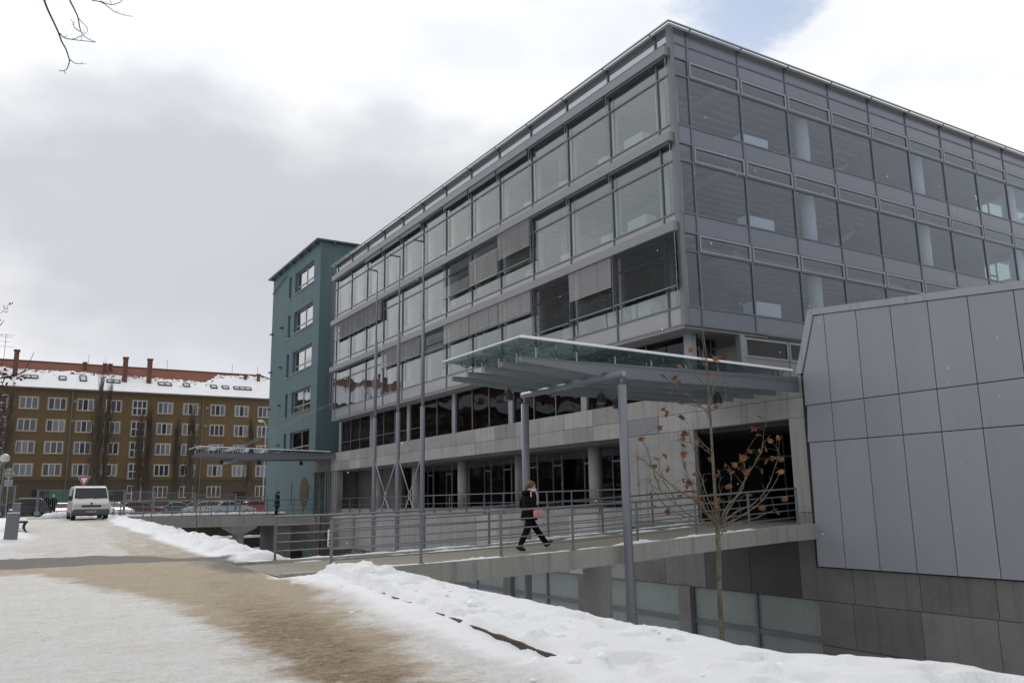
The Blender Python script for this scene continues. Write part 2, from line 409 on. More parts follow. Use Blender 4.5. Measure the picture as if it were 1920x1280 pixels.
# ================================================================== GROUND
MOAT_X0, MOAT_X1, MOAT_Z = 6.45, 20.8, -3.3
def curb_x(y): return lerp(y, [0, 7.5, 14.7, 16.0, 16.6], [4.2, 4.84, 5.5, 5.5, 5.15])
def gz(y): return lerp(y, [6, 20, 30, 55, 62, 78.6, 81, 140], [0, .27, .47, .98, .95, .95, .62, .62])
TRK = [(2.0, 1.6, 2.9), (5.5, 2.0, 3.1), (7.4, 2.55, 3.35), (9.0, 2.6, 3.65), (10.3, 2.55, 3.85), (12.0, 2.55, 4.15), (13.5, 2.45, 4.4), (16.0, 2.2, 4.8), (18.5, 1.7, 5.2), (20, 1.4, 5.4), (21.6, 1.4, 5.2), (22.2, 2.2, 5.0), (26, 3.0, 4.9), (33, 3.6, 5.0), (42, 3.8, 5.3), (52, 3.6, 5.6), (70, 2, 6)]
def track(x, y):
    ys = [t[0] for t in TRK]
    a = lerp(y, ys, [t[1] for t in TRK]); b = lerp(y, ys, [t[2] for t in TRK])
    return a, b
def edge_x(y): return curb_x(y) if y < 17 else lerp(y, [17, 24, 45, 58, 60], [5.3, 5.2, 5.45, 5.75, 5.9])
def ground(x, y):
    """height, dirt, paving, fresh snow, wet mud"""
    h = gz(y); a, b = track(x, y); far_d = lerp(y, [21, 25, 34, 60], [1, .62, .5, .4])
    n = fbm(x * .35 + 5, y * .22, 0, 4); n2 = fbm(x * 1.7, y * .9, 3, 4)
    w = .8 if y < 19 else .6
    d = far_d * sst(-w, w * .4, x - a + n * .55 + n2 * .25) * sst(-w, w * .4, b - x + n * .4 + n2 * .22)
    if y > 22: d = max(d, .33 * sst(.2, 1.6, x + n) * sst(5.4, 4.6, x))
    if 19.6 < y < 22.8: d = max(d, sst(19.9, 20.8, y + n * .5) * sst(22.6, 21.8, y + n * .3) * .8 * sst(5.6, 5.2, x))
    pave = sst(21.7, 21.95, y + n2 * .12) * sst(25.2, 24.6, y + n2 * .35 + sst(2, 5, x) * 2.4) * sst(5.7, 5.2, x)
    if x > 3.3 and 16.2 < y < 22.3: pave = max(pave, .75 * sst(16.8, 18.3, y + n * .8) * sst(3.2, 4.6, x + n2 * .4) * sst(5.6, 5.3, x))
    if 61.5 < y < 70 and x < 9: pave = max(pave, .9 * sst(61.8, 62.6, y + n * .4) * sst(70, 69, y))
    fresh = 0.0
    ex = edge_x(y)
    path = sst(-14, -9, -abs(x + 3) + 6) if False else 1.0
    # rough trodden snow of the path
    h += (.014 * fbm(x * 3.1, y * 3.1, 1, 3) + .010 * fbm(x * 8, y * 8, 2, 2)) * (1 - pave) + .02 * fbm(x * .8, y * .8, 9, 3)
    h += (1 - d) * .02 * sst(2.2, 4.8, x)
    zone = sst(4.75, 4.95, x) * sst(16.45, 16.75, y) * sst(21.45, 21.15, y)      # the bridge head lies here
    if y < 60.5 and x > ex - .9 and zone < 1:
        rise = sst(ex - .04, ex + .04, x) if y < 17.5 else sst(ex - .45, ex + .35, x + .22 * n2)
        lump = .5 + .5 * fbm(x * .9 + 8, y * .7, 2, 3); lump2 = fbm(x * 2.6, y * 2.6, 6, 2); lump3 = fbm(x * 6, y * 6, 4, 3)
        fall = sst(6.55, 5.8, x)
        if y < 17.5:
            end = sst(11.0, 15.2, y) * sst(17.2, 15.6, y); stop = sst(16.9, 15.3, y + .3 * n2); near = .13 * sst(6.2, 3.8, y)
            h += rise * stop * (.125 + near + .05 * lump + .009 * lump2 * (.3 + .7 * fall) + .008 * lump3 + end * (.11 + .06 * lump) * (.35 + .65 * fall)) 
            bare = lerp(y, [6.9, 7.3, 8.8, 10.2, 11.2, 12.2, 13.8, 14.6, 15.2], [0, 1.0, .9, .62, .45, .66, .62, .45, 0]) - .22 * max(0, fbm(y * 1.3, 3, 0, 2))
            h += (1 - rise) * sst(ex - .9, ex - .03, x) * (.11 * (1 - bare) + .01 + .022 * lump2 * (1 - bare)) * stop
        else:
            h += rise * ((.10 + .24 * lump * lump + .05 * lump2 + .02 * lump3) * fall * 1.1 - .10 * (1 - fall)) * sst(21.2, 21.8, y)
        fresh = max(sst(ex - .9, ex - .15, x + .3 * n), rise) * (1 - zone)
        pave *= 1 - rise * (1 - zone); d *= 1 - rise
        q = fbm(x * 1.9 + 40, y * 1.7 + 7, 0, 2)
        if q > .22 and x < 6.25: h -= rise * min(.075, (q - .22) * .6)
        if q < -.44 and x < 6.2: h += rise * min(.06, (-.44 - q) * .6)
    h = h * (1 - zone) + .14 * zone
    if x > MOAT_X0 and y < 60: fresh = 1
    if y > 60.5 and x > 7: fresh = 1
    if x < -1.2 and y > 26 and y < 60:
        r = sst(-1.0, -2.0, x - sst(26, 40, y) * 1.6 + .6 * n); fresh = max(fresh, r); h += r * (.10 + .05 * n)
    if 15 < y < 61 and x < 1.6:
        r = sst(.7, -.4, x + .5 * n - sst(20, 38, y) * .7) * sst(27, 33, y); fresh = max(fresh, r); h += r * .1
    cx = lerp(y, [2, 6.5, 9, 11.5, 14, 18, 24, 26, 33, 45], [2.5, 2.75, 3.1, 3.2, 3.5, 4.0, 4.3, 4.2, 4.6, 5.0])
    mud = sst(1.0, .15, abs(x - cx) / lerp(y, [4, 10, 12, 15, 24, 45], [.8, .95, .8, .9, .7, .6]) + .55 * n + .25 * n2) * lerp(y, [3, 9, 11.5, 14, 20, 24, 27, 50], [.9, 1, .8, .35, .1, .1, .55, .3])
    return h, d, pave, fresh, mud
def axis_lines(spec):
    out = []
    for a, b, st in spec:
        n = max(1, int(round((b - a) / st)))
        out += [a + (b - a) * i / n for i in range(n)]
    return out + [spec[-1][1]]
def build_ground():
    xs = axis_lines([(-400, -40, 60), (-40, -8, 4), (-8, -2, .4), (-2, 4.4, .09), (4.4, 6.40, .055), (6.40, 6.45, .05), (6.45, 21.5, 1.2), (21.5, 21.55, .05), (21.55, 60, 8), (60, 400, 70)])
    ys = axis_lines([(-300, -10, 40), (-10, 2, 2), (2, 3.6, .2), (3.6, 19, .085), (19, 27, .11), (27, 62, .22), (62, 84, 1), (84, 150, 8), (150, 900, 120)])
    V, F = [], []; A = {'dirt': [], 'pave': [], 'fresh': [], 'mud': []}
    for y in ys:
        for x in xs:
            if -9 < x < 9 and 1.5 < y < 75: h, d, p, fr, mu = ground(x, y)
            else: h, d, p, fr, mu = gz(max(y, 6)), 0, 0, 1.0, 0
            if 6.449 < x < 21.51 and y < 71.5: h = MOAT_Z + .08 * fbm(x * .5, y * .5)
            V.append((x, y, h)); A['dirt'].append(d); A['pave'].append(p); A['fresh'].append(fr); A['mud'].append(mu)
    nx = len(xs)
    for j in range(len(ys) - 1):
        for i in range(nx - 1):
            a = j * nx + i; F.append((a, a + 1, a + nx + 1, a + nx))
    me = bpy.data.meshes.new('ground'); me.from_pydata(V, [], F)
    for k, vals in A.items():
        at = me.attributes.new(k, 'FLOAT', 'POINT'); at.data.foreach_set('value', vals)
    me.polygons.foreach_set('use_smooth', [True] * len(F))
    m = bpy.data.materials.new('ground_snow'); m.use_nodes = True; t = m.node_tree; b = t.nodes['Principled BSDF']
    g = t.nodes.new('ShaderNodeNewGeometry')
    def NZ(scale, det=6, st=(1, 1, 1), rough=.6):
        mpn = t.nodes.new('ShaderNodeMapping'); mpn.inputs['Scale'].default_value = st; t.links.new(g.outputs['Position'], mpn.inputs[0])
        n = t.nodes.new('ShaderNodeTexNoise'); n.inputs['Scale'].default_value = scale; n.inputs['Detail'].default_value = det; n.inputs['Roughness'].default_value = rough
        t.links.new(mpn.outputs[0], n.inputs['Vector']); return n.outputs[0]
    def AT(k):
        a = t.nodes.new('ShaderNodeAttribute'); a.attribute_name = k; return a.outputs['Fac']
    def MIX(f, a, c):
        n = t.nodes.new('ShaderNodeMix'); n.data_type = 'RGBA'; t.links.new(f, n.inputs['Factor'])
        for s, v in ((6, a), (7, c)):
            if isinstance(v, tuple): n.inputs[s].default_value = (*v, 1)
            else: t.links.new(v, n.inputs[s])
        return n.outputs[2]
    med = NZ(2.2, 8, (1, 1.6, 1), .68); big = NZ(.55, 5); fine = NZ(13, 8, (1, 1, 1), .78); speck = NZ(48, 2)
    # trodden snow: greyish, with a little sand in it
    sandy = MATH(t, 'MULTIPLY', RAMP(t, MATH(t, 'ADD', MATH(t, 'MULTIPLY', med, .6), MATH(t, 'MULTIPLY', big, .5)), [(.46, 0), (.74, 1)]), .5, clamp=True)
    trod = MIX(sandy, (.67, .67, .675), (.50, .465, .40))
    grain = NZ(42, 4, (1, 1, 1), .8); grain2 = NZ(7, 9, (1, 1, 1), .85)
    trod = MIX(MATH(t, 'MULTIPLY', RAMP(t, fine, [(.50, 0), (.70, 1)]), .65), trod, (.40, .38, .35))
    trod = MIX(MATH(t, 'MULTIPLY', RAMP(t, grain, [(.52, 0), (.66, 1)]), .55), trod, (.30, .28, .25))
    trod = MIX(MATH(t, 'MULTIPLY', RAMP(t, grain2, [(.36, 1), (.46, 0)]), .6), trod, (.80, .80, .81))
    trod = MIX(MATH(t, 'MULTIPLY', RAMP(t, grain2, [(.56, 0), (.66, 1)]), .5), trod, (.40, .365, .31))
    # brown gritted track
    brown = MIX(RAMP(t, MATH(t, 'ADD', AT('mud'), MATH(t, 'MULTIPLY', MATH(t, 'SUBTRACT', med, .5), 1.1)), [(.10, 0), (.85, 1)]), (.36, .29, .195), (.150, .080, .027))
    streak = NZ(3.0, 8, (.8, 1.3, 1), .75)
    brown = MIX(MATH(t, 'MULTIPLY', RAMP(t, fine, [(.42, 0), (.66, 1)]), .6), brown, (.43, .37, .28))
    brown = MIX(MATH(t, 'MULTIPLY', RAMP(t, streak, [(.48, 0), (.68, 1)]), .5), brown, (.38, .32, .235))
    brown = MIX(MATH(t, 'MULTIPLY', RAMP(t, grain, [(.50, 0), (.64, 1)]), .55), brown, (.085, .048, .02))
    brown = MIX(MATH(t, 'MULTIPLY', RAMP(t, grain2, [(.36, 1), (.47, 0)]), .55), brown, (.50, .44, .35))
    df = MATH(t, 'ADD', MATH(t, 'MULTIPLY', AT('dirt'), 1.3), MATH(t, 'MULTIPLY', MATH(t, 'SUBTRACT', med, .55), 1.5))
    df = MATH(t, 'ADD', df, MATH(t, 'MULTIPLY', MATH(t, 'SUBTRACT', fine, .5), 1.0))
    df = MATH(t, 'ADD', df, MATH(t, 'MULTIPLY', MATH(t, 'SUBTRACT', NZ(3.0, 8, (.8, 1.3, 1), .75), .5), 1.2))
    c1 = MIX(RAMP(t, df, [(.15, 0), (1.1, 1)]), trod, brown)
    # clean snow
    c1 = MIX(RAMP(t, MATH(t, 'ADD', AT('fresh'), MATH(t, 'MULTIPLY', MATH(t, 'SUBTRACT', med, .5), .9)), [(.25, 0), (.85, 1)]), c1, (.83, .84, .87))
    # bare setts
    br = t.nodes.new('ShaderNodeTexBrick'); br.inputs['Scale'].default_value = 5.0; br.inputs['Color1'].default_value = (.16, .15, .135, 1); br.inputs['Color2'].default_value = (.115, .108, .098, 1); br.inputs['Mortar'].default_value = (.055, .05, .045, 1)
    br.inputs['Mortar Size'].default_value = .03; t.links.new(g.outputs['Position'], br.inputs['Vector'])
    c1 = MIX(RAMP(t, MATH(t, 'ADD', AT('pave'), MATH(t, 'MULTIPLY', MATH(t, 'SUBTRACT', fine, .5), .7)), [(.35, 0), (.75, 1)]), c1, br.outputs['Color'])
    # grit and bits of bark
    c1 = MIX(MATH(t, 'MULTIPLY', RAMP(t, speck, [(.70, 0), (.76, 1)]), MATH(t, 'SUBTRACT', .85, MATH(t, 'MULTIPLY', AT('fresh'), .75))), c1, (.16, .13, .10))
    t.links.new(c1, b.inputs['Base Color'])
    b.inputs['Roughness'].default_value = .75; b.inputs['Specular IOR Level'].default_value = .25
    bp = t.nodes.new('ShaderNodeBump'); bp.inputs['Strength'].default_value = .8; bp.inputs['Distance'].default_value = .04
    t.links.new(MATH(t, 'ADD', MATH(t, 'ADD', MATH(t, 'MULTIPLY', fine, .7), MATH(t, 'MULTIPLY', grain, .35)), MATH(t, 'MULTIPLY', med, .9)), bp.inputs['Height']); t.links.new(bp.outputs[0], b.inputs['Normal'])
    me.materials.append(m)
    o = bpy.data.objects.new('ground', me); col.objects.link(o); o['kind'] = 'structure'
build_ground()
# concrete lining of the sunken court and the rusty edging that holds the bank
rw = MB(); rw.box(6.46, 6.7, -8, 16.7, -3.4, -.12); rw.box(6.46, 6.7, 21.2, 58, -3.4, -.02)
tag(obj('retaining_wall', rw, 'concrete_dark'), 'long concrete retaining wall under the snowy edge of the sunken court', 'wall')
ed = MB(); er = []
for i in range(110):
    y0 = 3.5 + i * .11; cx = curb_x(y0); zt_k = gz(y0) + .088 + .012 * fbm(y0 * 2.6, 1) + .01 * fbm(y0 * 9, 4)
    er.append([(cx - .03, y0, gz(y0) - .2), (cx - .03, y0, zt_k), (cx + .02, y0, zt_k + .006), (cx + .02, y0, gz(y0) - .2)])
ed.rings(er)
tag(obj('kerb', ed, 'rust', fix=True), None, None, kind='structure')

# clods thrown up on the bank
cl = MB(); rc = random.Random(5)
def clod(x, y, s):
    h = ground(x, y)[0]; n = len(cl.v); s *= .65; cl.ball((x, y, h + s * .1), s, s * rc.uniform(.7, 1.1), s * rc.uniform(.5, .75), 9, 6)
    for k in range(n, len(cl.v)):
        v = Vector(cl.v[k]); cl.v[k] = tuple(v + (v - Vector((x, y, h + s * .1))) * .6 * fbm(v.x * 14, v.y * 14, v.z * 14, 2))
for px_, py_, s in ((552, 1083, .12), (660, 1122, .05), (885, 1146, .12), (905, 1152, .07), (925, 1157, .08), (1052, 1200, .09), (1076, 1235, .09), (1130, 1236, .07), (1005, 1215, .08), (780, 1125, .05), (700, 1100, .05), (870, 1190, .05), (1000, 1250, .05), (640, 1090, .04)):
    p = onZ(px_, py_, .30 if px_ < 700 else .17); clod(p.x, p.y, s)
for k in range(60):
    y = rc.uniform(5, 16) if k < 25 else rc.uniform(22, 50); x = rc.uniform(curb_x(min(y, 15)) + .1, 6.2) if k < 25 else rc.uniform(5.2, 6.2); clod(x, y, rc.choice((.02, .03, .04, .03, .06)))
tag(obj('snow_clods', cl, 'snow', None, True), None, None, kind='stuff')

# ================================================================== GLASS OFFICE BUILDING
XF, YC, YE = 20.3, 21.4, 58.67         # left facade plane, corner, far end
BAYS = [22.2 + 2.99 * k for k in range(13)]           # mullions of the left facade
RB = [21.12 + 2.757 * k for k in range(16)]           # mullions of the right facade
XE = RB[-1]
ZT = [18.06, 14.61, 11.13]; ZS = [15.34, 11.88, 8.36]; ZB = 7.64; ZR = 19.27; ZP = 18.66
off_ = thing('glass_office_building', (XF, YC, .8), 'large glass office block with outside blinds over a concrete base, its corner towards us', 'building')
# --- mullions, transoms, corner post
for y in BAYS + [YE]: boxobj('mullion', XF - .06, XF + .06, y - .035, y + .035, ZB + .02, ZR - .16, 'frame_grey', off_)
for x in RB: boxobj('mullion', x - .035, x + .035, YC - .05, YC + .06, ZB + .02, ZR - .16, 'frame_grey', off_)
boxobj('corner_post', XF - .07, XF + .13, YC - .07, YC + .13, ZB, ZR - .03, 'steel_rail', off_)
zl = [ZB + .035, ZP] + ZT + ZS
for z in zl + [zt - .70 for zt in ZT]:
    boxobj('transom', XF - .055, XF + .05, YC + .16, YE, z - .03, z + .03, 'frame_grey', off_)
    boxobj('transom', XF + .16, XE, YC - .045, YC + .05, z - .03, z + .03, 'frame_grey', off_)
# --- panes and panels
yc = [YC + .16] + BAYS + [YE]; xc = [XF + .16] + RB
def pane(name, x0, x1, y0, y1, z0, z1, m): return boxobj(name, x0, x1, y0, y1, z0, z1, m, off_)
for i in range(len(yc) - 1):
    a, b = yc[i] + .035, yc[i + 1] - .035
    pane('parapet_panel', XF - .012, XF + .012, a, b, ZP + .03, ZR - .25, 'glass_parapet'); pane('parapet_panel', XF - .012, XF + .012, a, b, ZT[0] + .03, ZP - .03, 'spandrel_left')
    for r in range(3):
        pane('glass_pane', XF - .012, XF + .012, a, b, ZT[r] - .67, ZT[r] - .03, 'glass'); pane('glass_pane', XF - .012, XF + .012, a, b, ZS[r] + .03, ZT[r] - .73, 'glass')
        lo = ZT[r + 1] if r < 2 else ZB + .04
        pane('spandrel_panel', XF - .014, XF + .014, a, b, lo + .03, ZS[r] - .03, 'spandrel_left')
for i in range(len(xc) - 1):
    a, b = xc[i] + .035, xc[i + 1] - .035
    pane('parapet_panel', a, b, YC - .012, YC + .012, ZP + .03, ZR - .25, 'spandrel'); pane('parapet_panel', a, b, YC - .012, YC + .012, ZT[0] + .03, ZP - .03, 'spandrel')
    for r in range(3):
        pane('glass_pane', a, b, YC - .012, YC + .012, ZS[r] + .03, ZT[r] - .73, 'glass_right')
        if i == 0: pane('glass_pane', a, b, YC - .012, YC + .012, ZT[r] - .67, ZT[r] - .03, 'glass_right')
        else:
            fr = MB(); z0, z1 = ZT[r] - .67, ZT[r] - .03; y0, y1 = YC - .07, YC + .03
            fr.box(a + .02, b - .02, y0, y1, z0, z0 + .07); fr.box(a + .02, b - .02, y0, y1, z1 - .07, z1); fr.box(a + .02, a + .09, y0, y1, z0 + .07, z1 - .07); fr.box(b - .09, b - .02, y0, y1, z0 + .07, z1 - .07)
            f = obj('vent_frame', fr, 'frame_light', off_)
            p = boxobj('glass_pane', a + .09, b - .09, YC - .03, YC - .01, z0 + .07, z1 - .07, 'glass_right', f)
        lo = ZT[r + 1] if r < 2 else ZB + .04
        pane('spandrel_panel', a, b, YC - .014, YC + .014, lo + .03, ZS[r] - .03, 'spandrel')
# --- roof edge: rail on brackets
rr = MB(); rr.bar((XF - .32, YC - .32, ZR), (XF - .32, YE + .1, ZR), .07, .05); rr.bar((XF - .32, YC - .32, ZR), (XE, YC - .32, ZR), .07, .05)
obj('roof_rail', rr, 'frame_light', off_)
boxobj('edge_flashing', XF - .08, XF + .3, YC - .08, YE, ZR - .005, ZR + .015, 'frame_grey', off_); boxobj('edge_flashing', XF + .31, XE, YC - .08, YC + .3, ZR - .005, ZR + .015, 'frame_grey', off_)
obj('edge_tube', MB().tube([(XF - .2, YC - .2, ZR - .05), (XF - .2, YE, ZR - .05)], .05, 8), 'galv', off_, True); obj('edge_tube', MB().tube([(XF - .2, YC - .2, ZR - .05), (XE, YC - .2, ZR - .05)], .05, 8), 'galv', off_, True)
for y in BAYS: obj('rail_bracket', MB().prism([(XF - .3, ZR - .02), (XF + .02, ZR - .02), (XF + .02, ZR - .3)], 'y', y - .03, y + .03), 'frame_dark', off_)
for x in RB: obj('rail_bracket', MB().prism([(YC - .3, ZR - .02), (YC + .02, ZR - .02), (YC + .02, ZR - .3)], 'x', x - .03, x + .03), 'frame_dark', off_)
boxobj('gutter', XF - .01, XF + .03, YC + .2, YE, ZR - .26, ZR - .2, 'frame_grey', off_); boxobj('gutter', XF + .2, XE, YC - .01, YC + .03, ZR - .26, ZR - .2, 'frame_grey', off_)
# --- fascia boxes with the blinds in them
fy = [YC + .02] + BAYS[1:] + [YE + .05]
for r in range(3):
    for i in range(len(fy) - 1):
        boxobj('fascia_box', XF - .30, XF - .065, fy[i] + .004, fy[i + 1] - .004, ZT[r] + .01, ZT[r] + .36, 'fascia', off_)
    boxobj('blind_guide', XF - .22, XF - .20, fy[0] + .06, fy[0] + .08, ZS[r], ZT[r] + .01, 'frame_light', off_)
    for y in fy[1:]: boxobj('blind_guide', XF - .22, XF - .20, y - .05, y - .03, ZS[r] + .03, ZT[r] + .01, 'frame_light', off_)
def blind(y0, y1, zb, zt, m, tilt, mid=None, bar='steel_rail'):
    s = MB(); z = zt - .05; x = XF - .21; pitch = .088; w = .042
    while z > zb + .06:
        tl = tilt; mi = 0
        if mid and z < mid[0]: tl = mid[1]; mi = 1
        c, n = math.cos(tl) * w, math.sin(tl) * w
        s.quad((x - c, y0 + .06, z - n), (x - c, y1 - .06, z - n), (x + c, y1 - .06, z + n), (x + c, y0 + .06, z + n), mi)
        z -= pitch
    b = obj('blind', s, [m, mid[2] if mid else m], off_)
    bb = boxobj('bottom_bar', x - .04, x + .04, y0 + .06, y1 - .06, zb, zb + .05, bar, b)
    for f in (.3, .7):
        y = y0 + (y1 - y0) * f
        boxobj('cord', x - .042, x - .036, y - .006, y + .006, zb + .05, zt, 'frame_dark', b)
F_ = fy
D = R(54); O = R(20); C = R(66)
blind(F_[0], F_[1], 9.07, ZT[2], 'slat_dark', R(52))
blind(F_[1], F_[2], 9.05, ZT[2], 'slat_mid', C, (9.92, R(40), 'slat_dark'))
blind(F_[2], F_[3], 8.98, ZT[2], 'slat_dark', R(50))
for k in (3, 4, 5): blind(F_[k], F_[k + 1], 10.05, ZT[2], 'slat_light', D)
for k in (6, 7, 8): blind(F_[k], F_[k + 1], 10.0, ZT[2], 'slat_mid', R(20) if k < 7 else D)
blind(F_[3], F_[4], 12.62, ZT[1], 'slat_light', D, (13.25, O, 'slat_mid'))
blind(F_[4], F_[5], 12.62, ZT[1], 'slat_mid', O, (14.0, D, 'slat_light'))
blind(F_[5], F_[6], 12.6, ZT[1], 'slat_dark', R(15), (13.3, D, 'slat_mid'))
for k in (9, 10, 11): blind(F_[k], F_[k + 1], 13.3, ZT[1], 'slat_mid', D)
for r in range(3):
    for k in range(12):
        if r == 0 and k in (3, 4, 5, 7, 8, 9): boxobj('blind_packet', XF - .25, XF - .17, F_[k] + .06, F_[k + 1] - .06, ZT[r] - .26, ZT[r] + .0, 'slat_dark', off_)
        elif r == 0 or (r == 1 and k not in (3, 4, 5, 9, 10, 11)) or (r == 2 and k in (9, 10, 11)): boxobj('blind_packet', XF - .25, XF - .17, F_[k] + .06, F_[k + 1] - .06, ZT[r] - .10, ZT[r] + .0, 'frame_dark', off_)
# --- floors, ceilings, interior
XI, YI = XF + .12, YC + .12
for z0, z1 in ((ZB + .06, 7.9), (11.0, 11.38), (14.45, 14.83), (17.95, 18.3)):
    boxobj('floor_slab', XI, 45.4, YI, YE - .1, z0, z1, 'ceiling', off_); boxobj('floor_slab', 45.41, XE, YI, 24.1, z0, z1, 'ceiling', off_)
boxobj('roof_deck', XF + .31, 45.4, YC + .31, YE, 18.32, 18.5, 'interior_floor', off_); boxobj('roof_deck', 45.41, XE, YC + .31, 24.2, 18.32, 18.5, 'interior_floor', off_)
for z in (10.98, 14.43, 17.93):
    rb = MB()
    for k in range(40): rb.box(XI + .5, XI + 14, YI + .5 + k * .55, YI + .62 + k * .55, z - .14, z)
    for k in range(7): rb.box(XI + 3 + k * 5.6, XI + 3.3 + k * 5.6, YI + .3, YI + 22, z - .32, z - .001)
    obj('ceiling_rib', rb, 'ceiling', off_)['kind'] = 'stuff'
for z0, z1 in ((7.9, 11.0), (11.38, 14.45), (14.83, 17.95)):
    for k in range(12):
        y = BAYS[k] + 1.0
        obj('column', MB().tube([(XF + 1.0, y, z0), (XF + 1.0, y, z1)], .19, 12), 'interior_white', off_, True)
    for k in range(6):
        x = 21.12 + 8.3 * k + (7.6 if True else 0)
        if x < XE - 1: obj('column', MB().tube([(x, YC + 1.0, z0), (x, YC + 1.0, z1)], .30, 14), 'interior_white', off_, True)
    obj('column', MB().tube([(XF + .95, YC + .95, z0), (XF + .95, YC + .95, z1)], .14, 12), 'interior_white', off_, True)
    boxobj('partition', XF + 5.6, XF + 5.75, YC + 9, YE - .2, z0, z1, 'interior_wall', off_)
    for k in range(5): boxobj('partition', XF + 1.6, XF + 5.6, BAYS[3 + 2 * k] - .06, BAYS[3 + 2 * k] + .06, z0, z1, 'interior_wall', off_)
    boxobj('partition', XF + 5.75, XF + 13, YC + 9, YC + 9.15, z0, z1, 'interior_wall', off_)
    boxobj('partition', XF + 13, XF + 19, YC + 13, YC + 13.15, z0, z1, 'interior_wall', off_)
    boxobj('cabinet', 24.25, 25.75, YC + .35, YC + .9, z0, z0 + 1.15, 'cabinet', off_)
    boxobj('cabinet', XF + .3, XF + .85, 23.6, 24.7, z0, z0 + 1.15, 'cabinet', off_)
    for k in (1, 2, 3, 5, 6, 8): boxobj('cabinet', XF + .4, XF + .9, BAYS[k] + .3, BAYS[k] + 1.4, z0, z0 + 1.05, 'cabinet', off_)
    for k in (9, 10, 12): boxobj('cabinet', RB[k] - 1.5, RB[k] - .3, YC + .5, YC + 1.0, z0, z0 + 1.1, 'cabinet', off_)
    # stair behind the right facade
    st = MB(); y0, y1 = YC + 3.0, YC + 4.4
    for k in range(18): st.box(30.2 + k * .28, 30.48 + k * .28, y0, y1, z0 + .1 + k * .18, z0 + .28 + k * .18)
    s_ = obj('stair_flight', st, 'interior_wall', off_)
    h = MB()
    for dz in (.35, .65, 1.0): h.bar((30.2, y0, z0 + .2 + dz), (35.2, y0, z0 + 3.35 + dz), .04, .04)
    for k in range(6): h.bar((30.3 + k, y0, z0 + .2 + k * .63), (30.3 + k, y0, z0 + 1.25 + k * .63), .04, .04)
    obj('stair_rail', h, 'frame_light', s_)
    bk = MB(); wall_holes(bk, 'y', 24.0, 45.4, XE, z0, z1, [(45.6 + 2.6 * k, 47.9 + 2.6 * k, z0 + .75, z1 - .12) for k in range(6)], .15)
    obj('back_wall', bk, 'interior_wall', off_)
    for k in range(6):
        x = 45.6 + 2.6 * k; f = boxobj('window_bar', x + .72, x + .80, 24.02, 24.08, z0 + .75, z1 - .12, 'frame_grey', off_); boxobj('window_bar', x, x + .72, 24.02, 24.08, z0 + 2.0, z0 + 2.08, 'frame_grey', off_)
        boxobj('glass_pane', x, x + 2.3, 24.1, 24.12, z0 + .75, z1 - .12, 'glass_canopy', off_)
rw_ = MB(); rw_.box(XE - .1, XE, YC + .2, 24.1, ZB, 18.5); rw_.box(45.3, 45.4, 24.15, YE, ZB, 18.5); rw_.box(45.41, XE, 23.95, 24.1, 18.0, 18.48); rw_.box(XF + .3, 45.2, YE - .05, YE, 18.3, 18.49); rw_.box(XF + .2, RB[6], YE - .1, YE - .02, ZB, 18.3)
obj('rear_wall', rw_, 'panel_grey', off_)
# --- soffit and recessed first floor
XG = 21.2
boxobj('soffit', XF - .05, XG + .6, YC + .02, YE + .0, ZB - .10, ZB - .002, 'soffit', off_)
boxobj('soffit', XG + .6, 24.5, YC + .02, YC + 3, ZB - .10, ZB - .002, 'soffit', off_)
PY = [28.7 + 6.08 * k for k in range(6)]
Z1B, Z1T = 5.3, ZB - .10
for y in PY: boxobj('pier', XG - .12, XG + .14, y - .2, y + .2, Z1B, Z1T, 'frame_light', off_)
boxobj('pier', XG - .12, XG + .14, 22.0, 22.38, Z1B, Z1T, 'frame_light', off_)
ym = [22.38]
for y in PY: ym += [ym[-1] + (y - .2 - ym[-1]) * .36, ym[-1] + (y - .2 - ym[-1]) * .68, y - .2, y + .2]
for a, b in zip(ym[:-1], ym[1:]):
    if b - a < .5: continue
    pane('glass_pane', XG - .012, XG + .012, a + .03, b - .03, Z1B, Z1T - .04, 'glass_dark')
    boxobj('mullion', XG - .05, XG + .05, b - .03, b + .03, Z1B, Z1T, 'frame_grey', off_)
    boxobj('transom', XG - .045, XG + .04, a + .03, b - .03, 6.0, 6.06, 'frame_dark', off_) if b > 46 else None
    s = MB()
    for k in range(16): s.quad((XG + .25, a + .1, Z1T - .1 - k * .085), (XG + .25, b - .1, Z1T - .1 - k * .085), (XG + .32, b - .1, Z1T - .06 - k * .085), (XG + .32, a + .1, Z1T - .06 - k * .085))
    obj('blind', s, 'slat_dark' if int(a) % 3 else 'slat_mid', off_)
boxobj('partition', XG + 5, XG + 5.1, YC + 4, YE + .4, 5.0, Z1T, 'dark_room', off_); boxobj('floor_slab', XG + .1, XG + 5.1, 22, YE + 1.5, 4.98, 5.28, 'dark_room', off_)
# right side of the first floor
for k, (a, b) in enumerate(((23.25, 25.6), (25.65, 28.4), (28.45, 31.2), (31.25, 34), (34.05, 36.8))):
    fr = MB(); y0, y1 = YC + .0, YC + .1; z0, z1 = 6.72, 7.48
    fr.box(a, b, y0, y1, z0, z0 + .08); fr.box(a, b, y0, y1, z1 - .08, z1); fr.box(a, a + .08, y0, y1, z0 + .08, z1 - .08); fr.box(b - .08, b, y0, y1, z0 + .08, z1 - .08)
    f = obj('vent_frame', fr, 'frame_light', off_); boxobj('glass_pane', a + .08, b - .08, y0 + .03, y0 + .05, z0 + .08, z1 - .08, 'glass_dark', f)
    boxobj('spandrel_panel', a, b, YC + .03, YC + .08, 5.0, 6.71, 'panel_grey', off_)
boxobj('pier', 23.0, 23.24, YC + .0, YC + .24, 5.3, Z1T, 'frame_light', off_)
boxobj('glass_pane', 21.45, 23.0, YC + 1.3, YC + 1.33, 5.3, Z1T, 'glass_dark', off_)
